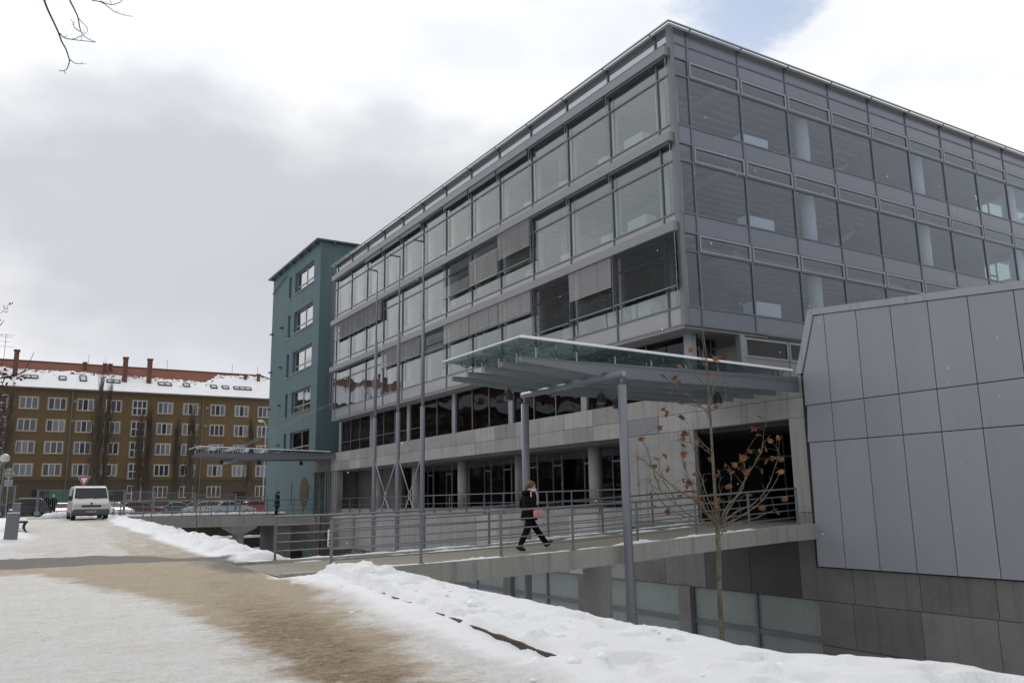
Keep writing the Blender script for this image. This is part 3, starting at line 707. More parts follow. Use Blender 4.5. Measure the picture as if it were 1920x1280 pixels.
for x in (21.5, 22.1, 22.7): boxobj('mullion', x, x + .05, YC + 1.25, YC + 1.3, 5.3, Z1T, 'frame_grey', off_)
boxobj('transom', 21.45, 23.0, YC + 1.24, YC + 1.3, 6.9, 6.95, 'frame_grey', off_)
# --- concrete band over the terrace
XB = 20.8
bj = [17.0, 17.6, 19.55, 21.62, 23.65, 25.72] + [25.72 + 2.03 * k for k in range(1, 18)]
for a, b in zip(bj[:-1], bj[1:]):
    boxobj('concrete_panel', XB, XB + .12, a + .008, b - .008, 4.62, 5.3, 'concrete', off_)
    if not 23.6 < a < 25: boxobj('concrete_panel', XB, XB + .12, a + .008, b - .008, 4.0, 4.605, 'concrete', off_)
    else:
        lv = MB(); lv.box(XB + .005, XB + .05, a + .03, b - .03, 4.02, 4.06); lv.box(XB + .005, XB + .05, a + .03, b - .03, 4.57, 4.6)
        for k in range(13): lv.bar((XB + .02, a + .03, 4.085 + k * .038), (XB + .02, b - .03, 4.085 + k * .038), .05, .024)
        obj('vent_grille', lv, 'galv', off_)
YBE = bj[-1]
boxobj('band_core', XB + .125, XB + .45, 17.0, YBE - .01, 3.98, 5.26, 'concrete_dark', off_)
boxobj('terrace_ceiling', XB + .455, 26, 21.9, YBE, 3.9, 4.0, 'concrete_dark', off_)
# ground floor behind the terrace
boxobj('terrace_slab', XB + .02, 26, 25.6, YBE, .5, .8, 'concrete_dark', off_)
for a, b in ((21.85, 23.68), (23.69, 25.57)):
    boxobj('concrete_panel', XB + .01, XB + .2, a, b, .56, 3.99, 'concrete', off_)
boxobj('concrete_wall', XB + .2, 24.5, 25.35, 25.56, .8, 3.9, 'concrete_dark', off_)
for k in range(5):
    y = 29.85 + 6.25 * k
    obj('round_column', MB().tube([(22.45, y, .8), (22.45, y, 3.9)], .31, 20), 'concrete', off_, True)
gy = [25.6]; k = 0
while gy[-1] < 50.5:
    gy.append(gy[-1] + (1.45, .75, 1.9, .8)[k % 4]); k += 1
for k, (a, b) in enumerate(zip(gy[:-1], gy[1:])):
    pane('glass_pane', 23.99, 24.01, a + .04, b - .04, .84, 3.6, 'glass_dark')
    boxobj('mullion', 23.93, 24.05, b - .04, b + .04, .8, 3.9, 'frame_grey' if k % 2 else 'frame_light', off_)
    if k % 2: boxobj('door_frame', 23.92, 23.98, a + .04, b - .04, 3.3, 3.38, 'frame_light', off_)
boxobj('transom', 23.95, 24.04, 25.6, 51, 3.6, 3.9, 'frame_dark', off_)
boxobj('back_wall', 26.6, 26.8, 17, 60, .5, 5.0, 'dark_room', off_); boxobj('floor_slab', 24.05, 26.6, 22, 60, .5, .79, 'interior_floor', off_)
boxobj('concrete_wall', 21.35, 24.5, YBE - .48, YBE - .3, .8, 3.9, 'concrete_dark', off_); boxobj('concrete_wall', 22.6, 22.8, 51.3, YBE - .5, .8, 3.9, 'concrete_dark', off_)
boxobj('pier', XB + .05, XB + .5, YBE - 1.35, YBE - .02, .8, 3.98, 'concrete', off_)
for i in range(6): boxobj('planter', 23.2, 23.5, 27 + i * 4, 29.2 + i * 4, .8, 1.15, 'frame_grey', off_)
# entrance portal
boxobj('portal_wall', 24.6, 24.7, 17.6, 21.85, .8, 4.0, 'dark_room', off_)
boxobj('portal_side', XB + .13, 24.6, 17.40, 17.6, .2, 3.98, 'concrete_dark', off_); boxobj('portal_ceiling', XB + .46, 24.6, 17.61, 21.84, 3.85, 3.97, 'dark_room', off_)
boxobj('portal_floor', XB + .0, 24.6, 17.61, 25.3, .45, .8, 'concrete_dark', off_)
for y in (18.6, 19.7, 20.8): boxobj('mullion', 24.2, 24.28, y, y + .07, .8, 3.85, 'frame_dark', off_)
boxobj('door_frame', 24.15, 24.2, 17.61, 21.84, 3.0, 3.08, 'frame_dark', off_)
boxobj('glass_pane', 24.22, 24.24, 17.61, 21.84, .82, 3.84, 'glass_dark', off_)
boxobj('jamb_panel', XB + .0, XB + .12, 17.01, 17.6, 1.15, 3.99, 'concrete', off_); boxobj('jamb_panel', XB + .0, XB + .12, 17.01, 17.6, .78, 1.135, 'concrete', off_); boxobj('jamb_panel', XB + .0, XB + .12, 17.01, 17.6, -1.38, .765, 'concrete_dark', off_)
# far entrance block at the end of the band
boxobj('concrete_panel', 20.3, XB - .005, YBE - .03, YBE + .1, 4.0, 5.28, 'concrete_dark', off_)
boxobj('glass_pane', 20.45, 20.78, YBE + .1, YBE + .13, .8, 3.9, 'glass_dark', off_)
for x in (20.44, 20.6, 20.73): boxobj('door_frame', x, x + .07, YBE + .03, YBE + .1, .8, 3.98, 'frame_light', off_)
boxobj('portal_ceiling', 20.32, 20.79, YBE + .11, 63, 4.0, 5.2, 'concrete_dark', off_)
# --- wall of the sunken court
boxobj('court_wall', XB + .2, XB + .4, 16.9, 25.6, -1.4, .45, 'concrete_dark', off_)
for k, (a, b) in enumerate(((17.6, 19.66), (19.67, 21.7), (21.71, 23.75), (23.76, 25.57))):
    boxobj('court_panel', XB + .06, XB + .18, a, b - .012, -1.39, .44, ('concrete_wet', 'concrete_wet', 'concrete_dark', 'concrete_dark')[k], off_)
for k in range(17):
    a = 25.6 + 2.03 * k; b = min(a + 2.03, YBE)
    boxobj('court_panel', XB - .02, XB + .1, a, b - .015, -1.39, 1.0, 'concrete', off_)
boxobj('terrace_upstand', XB + .25, XB + .4, 25.6, YBE, .8, 1.27, 'concrete', off_)
bw = [17.02, 19.55, 22.42, 23.02, 25.7, 28.45, 29.05, 31.6, 34.5, 35.15, 38, 41, 41.6, 44.5, 47.4, 48.0, 51, 53.5, 56]
for a, b in zip(bw[:-1], bw[1:]):
    if b - a < .7: boxobj('court_pier', XB - .04, XB + .25, a, b, -3.3, -1.4, 'concrete_dark', off_); continue
    boxobj('frosted_pane', XB + .16, XB + .19, a + .04, b - .04, -2.46, -1.42, 'glass_frosted', off_); boxobj('frosted_pane', XB + .16, XB + .19, a + .04, b - .04, -3.25, -2.6, 'glass_frosted', off_)
    boxobj('transom', XB + .10, XB + .22, a + .04, b - .04, -2.6, -2.46, 'frame_grey', off_)
    boxobj('mullion', XB + .08, XB + .24, b - .06, b + .06, -3.3, -1.4, 'frame_grey', off_)
boxobj('court_wall', XB + .3, XB + .5, 25.6, YBE + 3, -3.3, .79, 'concrete_dark', off_)

# ================================================================== CLAD HALL (wedge with sloping top)
XC = 20.62
hall = thing('clad_hall', (XC, 10, -3.3), 'windowless wedge hall clad in big grey panels above dark concrete, beside the entrance', 'building')
def top_z(y): return lerp(y, [3.0, 10.08, 16.32], [5.97, 6.63, 7.21])     # upper edge falls towards the camera
cj = [16.98, 15.85, 14.76, 13.67, 12.58, 11.51, 10.37, 9.28, 8.19, 7.1, 6.0, 4.9, 3.8]
def far_y(z): return 16.98 if z <= 5.3 else 16.98 - (z - 5.3) / (7.21 - 5.3) * .62      # the far end leans
g_ = .012
for a, b in zip(cj[:-1], cj[1:]):
    first = a == 16.98
    for z0, z1 in ((-.40, 3.18), (3.205, 4.29), (4.315, None)):
        if z1 is None:
            za, zb = top_z(a) - .22, top_z(b) - .22
            poly = [(a - g_, z0), (a - g_, 5.3), (16.17, top_z(16.17) - .24), (b + g_, zb), (b + g_, z0)] if first else [(a - g_, z0), (a - g_, za), (b + g_, zb), (b + g_, z0)]
            if first: poly = [(16.78, z0), (16.78, 5.2), (16.2, top_z(16.2) - .24), (b + g_, zb), (b + g_, z0)]
        else: poly = [((16.78 if z0 > 4 else 16.96) if first else a - g_, z0), ((16.78 if z0 > 4 else 16.96) if first else a - g_, z1), (b + g_, z1), (b + g_, z0)]
        if first and z1 is not None: poly = [(16.80, z0), (16.72 if z1 > 3.5 else 16.74, z1), (b + g_, z1), (b + g_, z0)]
        obj('cladding_panel', MB().prism(poly, 'x', XC, XC + .05), 'cladding', hall, fix=True)
core = MB().prism([(16.9, -.40), (16.9, 5.3), (16.3, top_z(16.3) - .02), (3.6, top_z(3.6) - .02), (3.6, -.40)], 'x', XC + .055, 36)
obj('wall_core', core, 'joint', hall, fix=True)
obj('coping', MB().prism([(16.40, top_z(16.4)), (3.6, top_z(3.6)), (3.6, top_z(3.6) - .20), (16.20, top_z(16.2) - .20)], 'x', XC - .03, XC + .06), 'coping', hall, fix=True)
obj('coping', MB().prism([(16.40, top_z(16.4)), (16.215, top_z(16.2) - .20), (16.80, 5.30), (17.02, 5.30)], 'x', XC - .03, XC + .06), 'coping', hall, fix=True)
ew = MB(); ew.quad((XC + .05, 17.0, 5.3), (XC + .05, 16.38, 7.2), (36, 16.38, 7.2), (36, 17.0, 5.3)); obj('end_wall', ew, 'cladding', hall)
boxobj('end_wall', 21.4, 36, 16.91, 16.99, -3.3, 5.28, 'cladding', hall)
for r, (z0, z1, js) in enumerate(((-1.37, -.44, [16.97, 15.72, 13.7, 11.72, 9.7, 7.7, 5.7, 3.7]), (-2.6, -1.385, [16.97, 15.8, 13.76, 11.78, 9.75, 7.7, 5.7, 3.7]), (-3.4, -2.62, [16.97, 13.76, 11.78, 9.75, 7.7, 5.7]))):
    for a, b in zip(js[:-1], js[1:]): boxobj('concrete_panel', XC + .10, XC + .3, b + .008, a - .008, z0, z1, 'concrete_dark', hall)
boxobj('wall_core', XC + .31, 36, 3.6, 16.9, -3.4, -.41, 'joint', hall)

# ================================================================== TEAL TOWER
TX, TY0, TY1, TZ = 20.5, 63.0, 76.8, 22.5
tower = thing('teal_tower', (TX, TY0, .9), 'tall narrow teal rendered tower with five big windows up its side', 'building')
holes = []
for zt in (21.45, 17.94, 14.45, 10.97, 7.55): holes += [(64.62, 69.8, zt - 1.86, zt), (70.9, 71.62, zt - 1.98, zt + .05)]
tw = MB(); wall_holes(tw, 'x', TX, TY0, TY1, -3.3, TZ, holes, .38)
tw.quad((TX, TY0, -3.3), (44, TY0, -3.3), (44, TY0, TZ), (TX, TY0, TZ)); tw.quad((TX, TY1, -3.3), (TX, TY1, TZ), (44, TY1, TZ), (44, TY1, -3.3)); tw.quad((44, TY0, -3.3), (44, TY1, -3.3), (44, TY1, TZ), (44, TY0, TZ))
tw.quad((TX, TY0, TZ), (44, TY0, TZ), (44, TY1, TZ), (TX, TY1, TZ))
tw.quad((TX + 1.5, TY0 + .2, -3), (TX + 1.5, TY1 - .2, -3), (TX + 1.5, TY1 - .2, TZ - .2), (TX + 1.5, TY0 + .2, TZ - .2))
obj('wall', tw, 'teal', tower)
boxobj('roof_slab', TX - .45, 44.3, TY0 - .35, TY1 + .3, TZ + .01, TZ + .16, 'teal_dark', tower)
for k in range(7): boxobj('roof_bracket', TX - .4, TX - .005, TY0 + .6 + k * 2.1, TY0 + .72 + k * 2.1, TZ - .14, TZ + .005, 'steel_dark', tower)
for k in range(4): boxobj('roof_bracket', TX + 1 + k * 2.4, TX + 1.12 + k * 2.4, TY0 - .3, TY0 - .005, TZ - .14, TZ + .005, 'steel_dark', tower)
for i, (a, b, c, d) in enumerate(holes):
    fr = MB(); x0, x1 = TX + .24, TX + .34
    fr.box(x0, x1, a, b, c, c + .08); fr.box(x0, x1, a, b, d - .08, d); fr.box(x0, x1, a, a + .08, c + .08, d - .08); fr.box(x0, x1, b - .08, b, c + .08, d - .08)
    if b - a > 2:
        fr.box(x0, x1, (a + b) / 2 - .06, (a + b) / 2 + .06, c + .08, d - .08)
        fr.box(x0, x1, a + .08, (a + b) / 2 - .06, c + .52, c + .62); fr.box(x0, x1, (a + b) / 2 + .06, b - .08, c + .52, c + .62)
    f = obj('window', fr, 'frame_light' if b - a > 2 else 'frame_dark', tower)
    boxobj('pane', TX + .28, TX + .30, a + .08, b - .08, c + .08, d - .08, 'glass_dark' if i >= 8 else 'glass_tower', f)
    boxobj('sill', TX - .08, TX + .2, a - .05, b + .05, c - .06, c - .004, 'frame_light', f)
    if i == 8: obj('curtain', MB().box(TX + .5, TX + .55, a + .1, a + 2.6, c + .1, c + .75), 'win_white', f)
vt = MB()
for k in range(30):
    z = 2.55 + (k - 14.5) * .077; w = math.sqrt(max(0, 1.13 ** 2 - (z - 2.55) ** 2))
    if w > .1: vt.box(TX - .05, TX - .004, 65.45 - w, 65.45 + w, z - .02, z + .02)
rv = obj('round_louvre', vt, 'slat_brown', tower); rv['label'] = 'big round grille of brown slats'
dk = MB(); dk.prism([(65.45 + 1.15 * math.cos(a * math.pi / 14), 2.55 + 1.15 * math.sin(a * math.pi / 14)) for a in range(28)], 'x', TX - .02, TX - .003)
obj('louvre_back', dk, 'joint', rv, fix=True)
vs = MB(); 
for k in range(24): vs.box(TX - .05, TX - .004, 68.68, 68.88, 1.62 + k * .078, 1.66 + k * .078)
obj('slot_louvre', vs, 'slat_brown', tower)
for z in (17.2, 13.6, 10.2, 6.7): 
    for y in (72.9, 76.2): boxobj('wall_bracket', TX - .25, TX - .005, y, y + .5, z, z + .06, 'joint', tower)
tw2 = MB().tube([(TX - .12, 72.3, 21.9), (TX - .12, 76.5, 21.1)], .05, 6); obj('rain_pipe', tw2, 'teal_dark', tower)

# ================================================================== OCHRE APARTMENT HOUSE
AY = 130.0; KS = AY / 105
def ax(x): return x * KS
def az(z): return 1.6 + (z - 1.6) * KS
ap = thing('apartment_house', (20, AY, .9), 'long ochre five storey apartment house with a snowy red tiled roof', 'building')
EZ, RZ, RYD = az(14.62), 22.6, 7.6
AX0, AX1 = -95.0, 44.0
wx = [1.83, 4.59, 7.40, 10.28, 13.05, 15.85, 18.70, 21.83, 24.70, 27.52]
pitch = 2.79
WX = [ax(v) for v in wx]
extra = []
x = WX[0]; 
for k in range(1, 26): extra.append(x - k * 3.45)
stair_x = {WX[4], extra[0] + 0.0, extra[9], extra[18]}
allx = WX + [WX[-1] + 3.5, WX[-1] + 7] + extra
rows = [az(13.06), az(10.62), az(8.22), az(5.78), az(3.3)]
hh = .79; hw = .98
wl = MB(); wl.quad((AX0, AY, 4.9), (AX1, AY, 4.9), (AX1, AY, EZ), (AX0, AY, EZ)); wl.quad((AX1, AY, .5), (AX1, AY + 15, .5), (AX1, AY + 15, EZ), (AX1, AY, EZ)); wl.quad((AX0, AY, .5), (AX0, AY, EZ), (AX0, AY + 15, EZ), (AX0, AY + 15, .5)); wl.quad((AX0, AY + 15, .5), (AX0, AY + 15, EZ), (AX1, AY + 15, EZ), (AX1, AY + 15, .5))
obj('wall', wl, 'ochre', ap)
boxobj('plinth', AX0, AX1, AY - .06, AY + .2, .5, 5.25, 'ochre_dark', ap)
boxobj('string_course', AX0, AX1, AY - .14, AY - .003, 5.26, 5.42, 'ochre_dark', ap)
wproto = {}
def apt_window(cx, cz, w, h, kind):
    key = (round(w, 2), round(h, 2), kind)
    if key in wproto:
        n = copy_tree(wproto[key], ap); n.location = Vector((cx, AY - .05, cz)) - wloc(ap); return
    fr = MB(); y0, y1 = AY - .075, AY - .03
    X0, X1, Z0, Z1 = cx - w, cx + w, cz - h, cz + h
    t_ = .075
    fr.box(X0, X1, y0, y1, Z0, Z0 + t_); fr.box(X0, X1, y0, y1, Z1 - t_, Z1); fr.box(X0, X0 + t_, y0, y1, Z0 + t_, Z1 - t_); fr.box(X1 - t_, X1, y0, y1, Z0 + t_, Z1 - t_)
    for q in (1, 2): fr.box(X0 + q * (X1 - X0) / 3 - .06, X0 + q * (X1 - X0) / 3 + .06, y0, y1, Z0 + t_, Z1 - t_)
    if kind == 'stair': fr.box(X0 + t_, X1 - t_, y0 + .006, y1, cz - .10, cz + .04)
    f = obj('window', fr, 'win_white', ap)
    for q in range(3):
        a = X0 + q * (X1 - X0) / 3; b = a + (X1 - X0) / 3
        boxobj('pane', a + .06, b - .06, AY - .045, AY - .025, Z0 + t_, Z1 - t_, 'curtain' if (kind == 'c' or (kind == 'm' and q != 1)) else 'win_dark', f)
    tr = MB(); tr.box(X0 - .16, X1 + .16, AY - .06, AY - .002, Z1 + .005, Z1 + .15); tr.box(X0 - .16, X1 + .16, AY - .11, AY - .002, Z0 - .14, Z0 - .005); tr.box(X0 - .16, X0 - .005, AY - .06, AY - .002, Z0, Z1); tr.box(X1 + .005, X1 + .16, AY - .06, AY - .002, Z0, Z1)
    obj('surround', tr, 'win_trim', f)
    wproto[key] = f
rng = random.Random(3)
for i, x in enumerate(allx):
    for j, z in enumerate(rows):
        st_ = x in stair_x
        if j == 4 and (x < WX[4] or x in (WX[8],)): continue
        left = x <= WX[1] + .1
        kind = 'stair' if st_ else ('c' if left else rng.choice(['c', 'm', 'd', 'd', 'm']))
        apt_window(x, z - (.12 if st_ else 0), .92 if st_ else hw + (.1 if left else 0), 1.05 if st_ else hh, kind)
# doors, shop sign, pipes, gutter
boxobj('door', ax(2.9), ax(4.0), AY - .10, AY - .061, .9, 4.1, 'joint', ap); boxobj('door', ax(24.1), ax(25.6), AY - .10, AY - .061, .9, 3.7, 'joint', ap); boxobj('door', ax(11.0), ax(12.3), AY - .10, AY - .061, .9, 4.0, 'joint', ap)
boxobj('green_shutter', ax(4.6), ax(6.7), AY - .12, AY - .061, .9, 4.1, 'green_shop', ap)
for x in (ax(6.05), ax(20.1), -16, -50): obj('downpipe', MB().tube([(x, AY - .2, .9), (x, AY - .2, EZ - .1)], .09, 8), 'steel_dark', ap)
boxobj('eaves', AX0 - .3, AX1 + .3, AY - .62, AY + .1, EZ, EZ + .12, 'tin', ap); boxobj('gutter', AX0 - .3, AX1 + .3, AY - .78, AY - .63, EZ + .0, EZ + .16, 'tin', ap)
for x, z in ((6.3, 13.4), (6.25, 11.2), (19.65, 13.3), (20.6, 13.3), (19.6, 11.2), (20.5, 11.15)): boxobj('meter_box', ax(x) - .2, ax(x) + .2, AY - .1, AY - .002, az(z) - .2, az(z) + .2, 'win_trim', ap)
RXR = 35.2                                                   # the ridge ends here, then the hip
roof = MB()
y0, y1, y2 = AY - .6, AY + RYD, AY + 15.8
roof.quad((AX0, y0, EZ + .12), (AX1, y0, EZ + .12), (RXR, y1, RZ), (AX0, y1, RZ)); roof.quad((AX0, y1, RZ), (RXR, y1, RZ), (AX1, y2, EZ + .12), (AX0, y2, EZ + .12))
n = len(roof.v); roof.v += [(AX1, y0, EZ + .12), (AX1, y2, EZ + .12), (RXR, y1, RZ)]; roof.f.append((n, n + 1, n + 2)); roof.m.append(0)
n = len(roof.v); roof.v += [(AX0, y0, EZ + .12), (AX0, y1, RZ), (AX0, y2, EZ + .12)]; roof.f.append((n, n + 1, n + 2)); roof.m.append(0)
roof_o = obj('roof', roof, 'roof_tile', ap)
obj('ridge_tiles', MB().tube([(AX0, y1, RZ + .03), (RXR, y1, RZ + .03), (AX1, y0 + .1, EZ + .2)], .14, 6), 'brick', roof_o)
def on_roof(x, s, up=0.0): return Vector((x, y0 + (y1 - y0) * s, EZ + .12 + (RZ - EZ - .12) * s + up))
sn = MB(); nxs, nss = 620, 60
def snow_top(x): return lerp(x, [-95, -2, 4, 12, 16, 22, 25.5, 28, 33, 44], [.62, .66, .66, .62, .58, .60, .50, .86, .97, .7])
grid = {}
for i in range(nxs + 1):
    for j in range(nss + 1):
        x = AX0 + (AX1 - AX0) * i / nxs
        s_ = j / nss * .985
        if x > RXR: x = min(x, AX1 - .3)
        p = on_roof(x, s_, .07 + .02 * fbm(x * .7, s_ * 9)); grid[i, j] = (len(sn.v), x, s_); sn.v.append(tuple(p))
for i in range(nxs):
    for j in range(nss):
        _, x, s_ = grid[i, j]
        lim = snow_top(x) + .07 * fbm(x * .5, 3.1, 0, 3) + .05 * fbm(x * 2.2, s_ * 14, 5, 4)
        if x > RXR and s_ > (AX1 - x) / (AX1 - RXR) - .05: continue
        if s_ > lim: continue
        if s_ > lim - .12 and fbm(x * 1.7, s_ * 22, 9, 3) > .30: continue
        if fbm(x * .9, s_ * 12, 14, 3) > .95 - .2 * s_: continue
        a = grid[i, j][0]; b = grid[i + 1, j][0]; c = grid[i + 1, j + 1][0]; d = grid[i, j + 1][0]
        sn.f.append((a, b, c, d)); sn.m.append(0)
obj('roof_snow', sn, 'snow', roof_o)['kind'] = 'stuff'
def chimney(x, s0, w, h, d=.8):
    b = on_roof(x, s0); m = MB().box(x - w, x + w, b.y - d / 2, b.y + d / 2, b.z - .5, h); m.box(x - w - .09, x + w + .09, b.y - d / 2 - .09, b.y + d / 2 + .09, h + .003, h + .2)
    obj('chimney', m, 'brick', roof_o)
for x in (.25, 11.38, 14.05): chimney(x * 1.245, .40, .31, az(18.6) + .5)
for x, s0 in ((-14, .4), (-25, .4), (-41, .4), (-47, .4), (-66, .4)): chimney(x, s0, .45, az(18.6) + .4)
for x, s0, h in ((7.2, .80, .9), (9.3, .74, 1.1), (9.9, .80, .9), (25.6, .78, .7), (27.2, .74, 1.0)): chimney(x * 1.26, s0, .22, on_roof(x, s0).z + h, .4)
def skylight(x, s, w, hs, n=1):
    d = (on_roof(x, s + .1) - on_roof(x, s)).normalized(); nrm = Vector((1, 0, 0)).cross(d).normalized(); u = Vector((1, 0, 0))
    c = on_roof(x, s, .1) + nrm * .06
    fr = MB(); fr.bar(c - u * w, c + u * w, .14, .12, up=nrm); fr.bar(c - u * w + d * hs, c + u * w + d * hs, .14, .12, up=nrm)
    for q in range(n + 1): 
        o_ = -w + 2 * w * q / n; fr.bar(c + u * o_, c + u * o_ + d * hs, .13, .12, up=nrm)
    f = obj('skylight', fr, 'joint', ap)
    pq = MB(); pq.quad(c - u * w + nrm * .02, c + u * w + nrm * .02, c + u * w + d * hs + nrm * .02, c - u * w + d * hs + nrm * .02); obj('pane', pq, 'lamp_glass', f)
for px_, w, hs, n in ((57, .85, 1.0, 2), (117, .42, 1.25, 1), (156, .40, 1.9, 1), (213, .85, 1.0, 2), (310, .9, 1.1, 2), (350.6, .44, 1.1, 1), (402, .44, 1.1, 1), (424, .46, 1.1, 1), (456, 1.3, 1.0, 3)):
    p = onY(px_, 716, AY + 2); skylight(p.x, .30, w, hs, n)
for x in (-13, -19, -24, -31, -37, -44, -52, -58, -63): skylight(x, .30, .8 if int(x) % 2 else .45, 1.1, 2 if int(x) % 2 else 1)
an = MB(); b = on_roof(-1.2, .8); an.tube([b, b + Vector((0, 0, 4.4))], .035, 5)
for z, w in ((4.3, 1.1), (4.0, .8), (3.3, .5), (2.6, 1.0)): an.bar(b + Vector((-w, 0, z)), b + Vector((w, .0, z)), .04, .04)
obj('aerial', an, 'tin', roof_o)
for x in (8.6, 19.6, 29.5, 33.6): 
    b = on_roof(x * 1.0 + 1, .97); obj('aerial', MB().tube([b, b + Vector((0, 0, 1.7))], .03, 5), 'tin', roof_o)

# ================================================================== FOOTBRIDGES
BF = [(4.9, .245), (6, .255), (8, .285), (10, .335), (12, .40), (14, .49), (16, .59), (18, .69), (20, .79), (20.78, .80)]
def bz(x): return lerp(x, [b[0] for b in BF], [b[1] for b in BF])
def footbridge(name, label, y0, y1, x0, x1, zf, thick, posts, rails, far_from, near=True):
    br = thing(name, (x0, (y0 + y1) / 2, zf(x0)), label, 'footbridge')
    dk = MB(); xs = [x0 + (x1 - x0) * i / 12 for i in range(13)]
    rg = []
    for x in xs:
        z = zf(x); t_ = thick(x)
        rg.append([(x, y0, z - t_), (x, y0, z + .02), (x, y0 + .30, z + .02), (x, y0 + .32, z - .05), (x, y1 - .32, z - .05), (x, y1 - .30, z + .02), (x, y1, z + .02), (x, y1, z - t_)])
    dk.rings(rg); obj('deck', dk, 'deck_concrete', br, fix=True)
    walk = MB()
    for a, b in zip(xs[:-1], xs[1:]): walk.quad((a, y0 + .33, zf(a) - .044), (b, y0 + .33, zf(b) - .044), (b, y1 - .33, zf(b) - .044), (a, y1 - .33, zf(a) - .044))
    obj('walkway', walk, 'gravel_wet', br)
    def rail_line(y, xa, xb, px_):
        H = 1.06
        for k, hgt in enumerate(rails):
            r = MB(); ps = [x for x in [xa] + [q for q in xs if xa < q < xb] + [xb]]
            r.tube([(x, y, zf(x) + hgt) for x in ps], .025 if k == 0 else .015, 8)
            obj('handrail' if k == 0 else 'rail', r, 'steel_rail', br, True)
        for x in px_:
            if xa - .01 <= x <= xb + .01: boxobj('post', x - .03, x + .03, y - .018, y + .018, zf(x) - .02, zf(x) + H - .03, 'steel_rail', br) if not near else obj('post', MB().box(x - .028, x + .028, y - .015, y + .015, zf(x) - .02, zf(x) + H - .03).box(x - .06, x + .06, y - .05, y + .05, zf(x) + .021, zf(x) + .04), 'steel_rail', br)
    rail_line(y0 + .15, posts[0], posts[-1], posts); rail_line(y1 - .15, far_from, posts[-1], posts)
    return br
RAILS = (1.06, .85, .645, .44, .23)
fb = footbridge('footbridge', 'near concrete footbridge with steel rails sloping up to the entrance', 16.75, 21.15, 4.9, 20.78, bz,
    lambda x: lerp(x, [4.9, 8, 10, 12, 14, 16, 20.78], [.40, .42, .42, .42, .40, .40, .42]), [5.9 + 2.02 * k for k in range(8)], RAILS, 5.9)
# bearing pier under it
pr = MB(); px0, px1, pyy = 12.25, 13.75, 18.9
pr.rings([[(14.15 + w * math.copysign(abs(math.cos(a)) ** .6, math.cos(a)), pyy + d * math.copysign(abs(math.sin(a)) ** .6, math.sin(a)), z) for a in [k * math.pi / 12 for k in range(24)]] for z, w, d in ((-3.4, .26, .45), (-.18, .26, .45), (-.12, .30, .6), (-.02, .55, 1.3), (.06, 1.0, 1.9), (.10, 1.05, 2.0))])
obj('pier', pr, 'concrete', fb, True, fix=True)
fb2 = footbridge('footbridge', 'far concrete footbridge leading to the foot of the teal tower', 58.6, 62.6, 6.4, 19.58, lambda x: .93 - (x - 6.4) * .002, lambda x: .68, [6.6 + 1.85 * k for k in range(8)], (1.06, .70, .35), 6.6, near=False)
p2 = MB(); p2.rings([[(14.4 + sx * w, 60.6 + sy * d, z) for sx, sy in ((-1, -1), (1, -1), (1, 1), (-1, 1))] for z, w, d in ((-3.4, .28, .5), (-.35, .28, .5), (.08, .85, 1.5), (.24, .9, 1.6))]); obj('pier', p2, 'concrete', fb2, fix=True)
boxobj('abutment', 16.4, 17.6, 58.9, 62.4, -3.3, .2, 'concrete_dark', fb2)
cw = MB(); wall_holes(cw, 'y', 62.3, 17.6, 20.78, -3.3, .75, [(18.0, 20.2, -3.0, -1.7)], .3)
obj('court_wall', cw, 'concrete', fb2)
# gabion steps at the far end of the court
for i, (y, z0, z1) in enumerate(((65.6, -3.3, -1.75), (67.2, -1.9, -.85), (68.8, -1.0, .02), (70.4, -.2, .9))):
    g = thing('gabion_wall', (11, y, z0), ('lowest dark stone gabion wall at the bottom of the court', 'second dark stone gabion wall up from the court floor', 'third dark stone gabion wall, just under the far bridge', 'topmost stone gabion wall holding the street verge')[i], 'retaining wall', 'stepped gabion walls')
    st_ = MB(); rg_ = random.Random(i)
    boxobj('cage', 6.5, 20.4, y, y + 1.6, z0, z1, 'gabion', g)
    sc = MB(); 
    for k in range(56):
        x = 6.5 + k * .25; sc.box(x, x + .25, y - .06 - .03 * rg_.random(), y + 1.6, z1 + .003, z1 + .12 + .06 * rg_.random())
    obj('snow_cap', sc, 'snow', g)
    for row in range(int((z1 - z0) / .28)):
        for k in range(48):
            x = 6.6 + k * .285 + rg_.uniform(-.06, .06); s2 = rg_.uniform(.10, .15)
            st_.ball((x, y - .01, z0 + .16 + row * .28), s2, .07, s2 * .85, 5, 3)
    so = obj('stones', st_, 'gabion', g); so['kind'] = 'stuff'

# snow lying along the bridge edges
def ridge(name, label_y, x0, x1, w, hgt, seed, zf, step=.12):
    m = MB(); n = int((x1 - x0) / step); prof = 5
    idx = []
    for i in range(n + 1):
        x = x0 + (x1 - x0) * i / n
        a = max(0.0, min(1.0, .35 + 1.3 * fbm(x * .9, seed, 0, 3) + .2))
        e = min(1, i / 3, (n - i) / 3)
        row = []
        for j in range(prof):
            v = j / (prof - 1) - .5
            yy = label_y + v * w * (.55 + .6 * a) + .03 * fbm(x * 5, seed + j)
            zz = zf(x) + (hgt * a * e * (1 - (2 * v) ** 2)) * (.7 + .7 * abs(fbm(x * 4.5, seed + 3 + j * .3, 0, 3))) - (.03 if abs(v) > .4 else 0)
            row.append(len(m.v)); m.v.append((x, yy, zz))
        idx.append(row)
    for i in range(n):
        for j in range(prof - 1):
            m.f.append((idx[i][j], idx[i + 1][j], idx[i + 1][j + 1], idx[i][j + 1])); m.m.append(0)
    o = obj(name, m, 'snow', None, True); o['kind'] = 'stuff'; return o
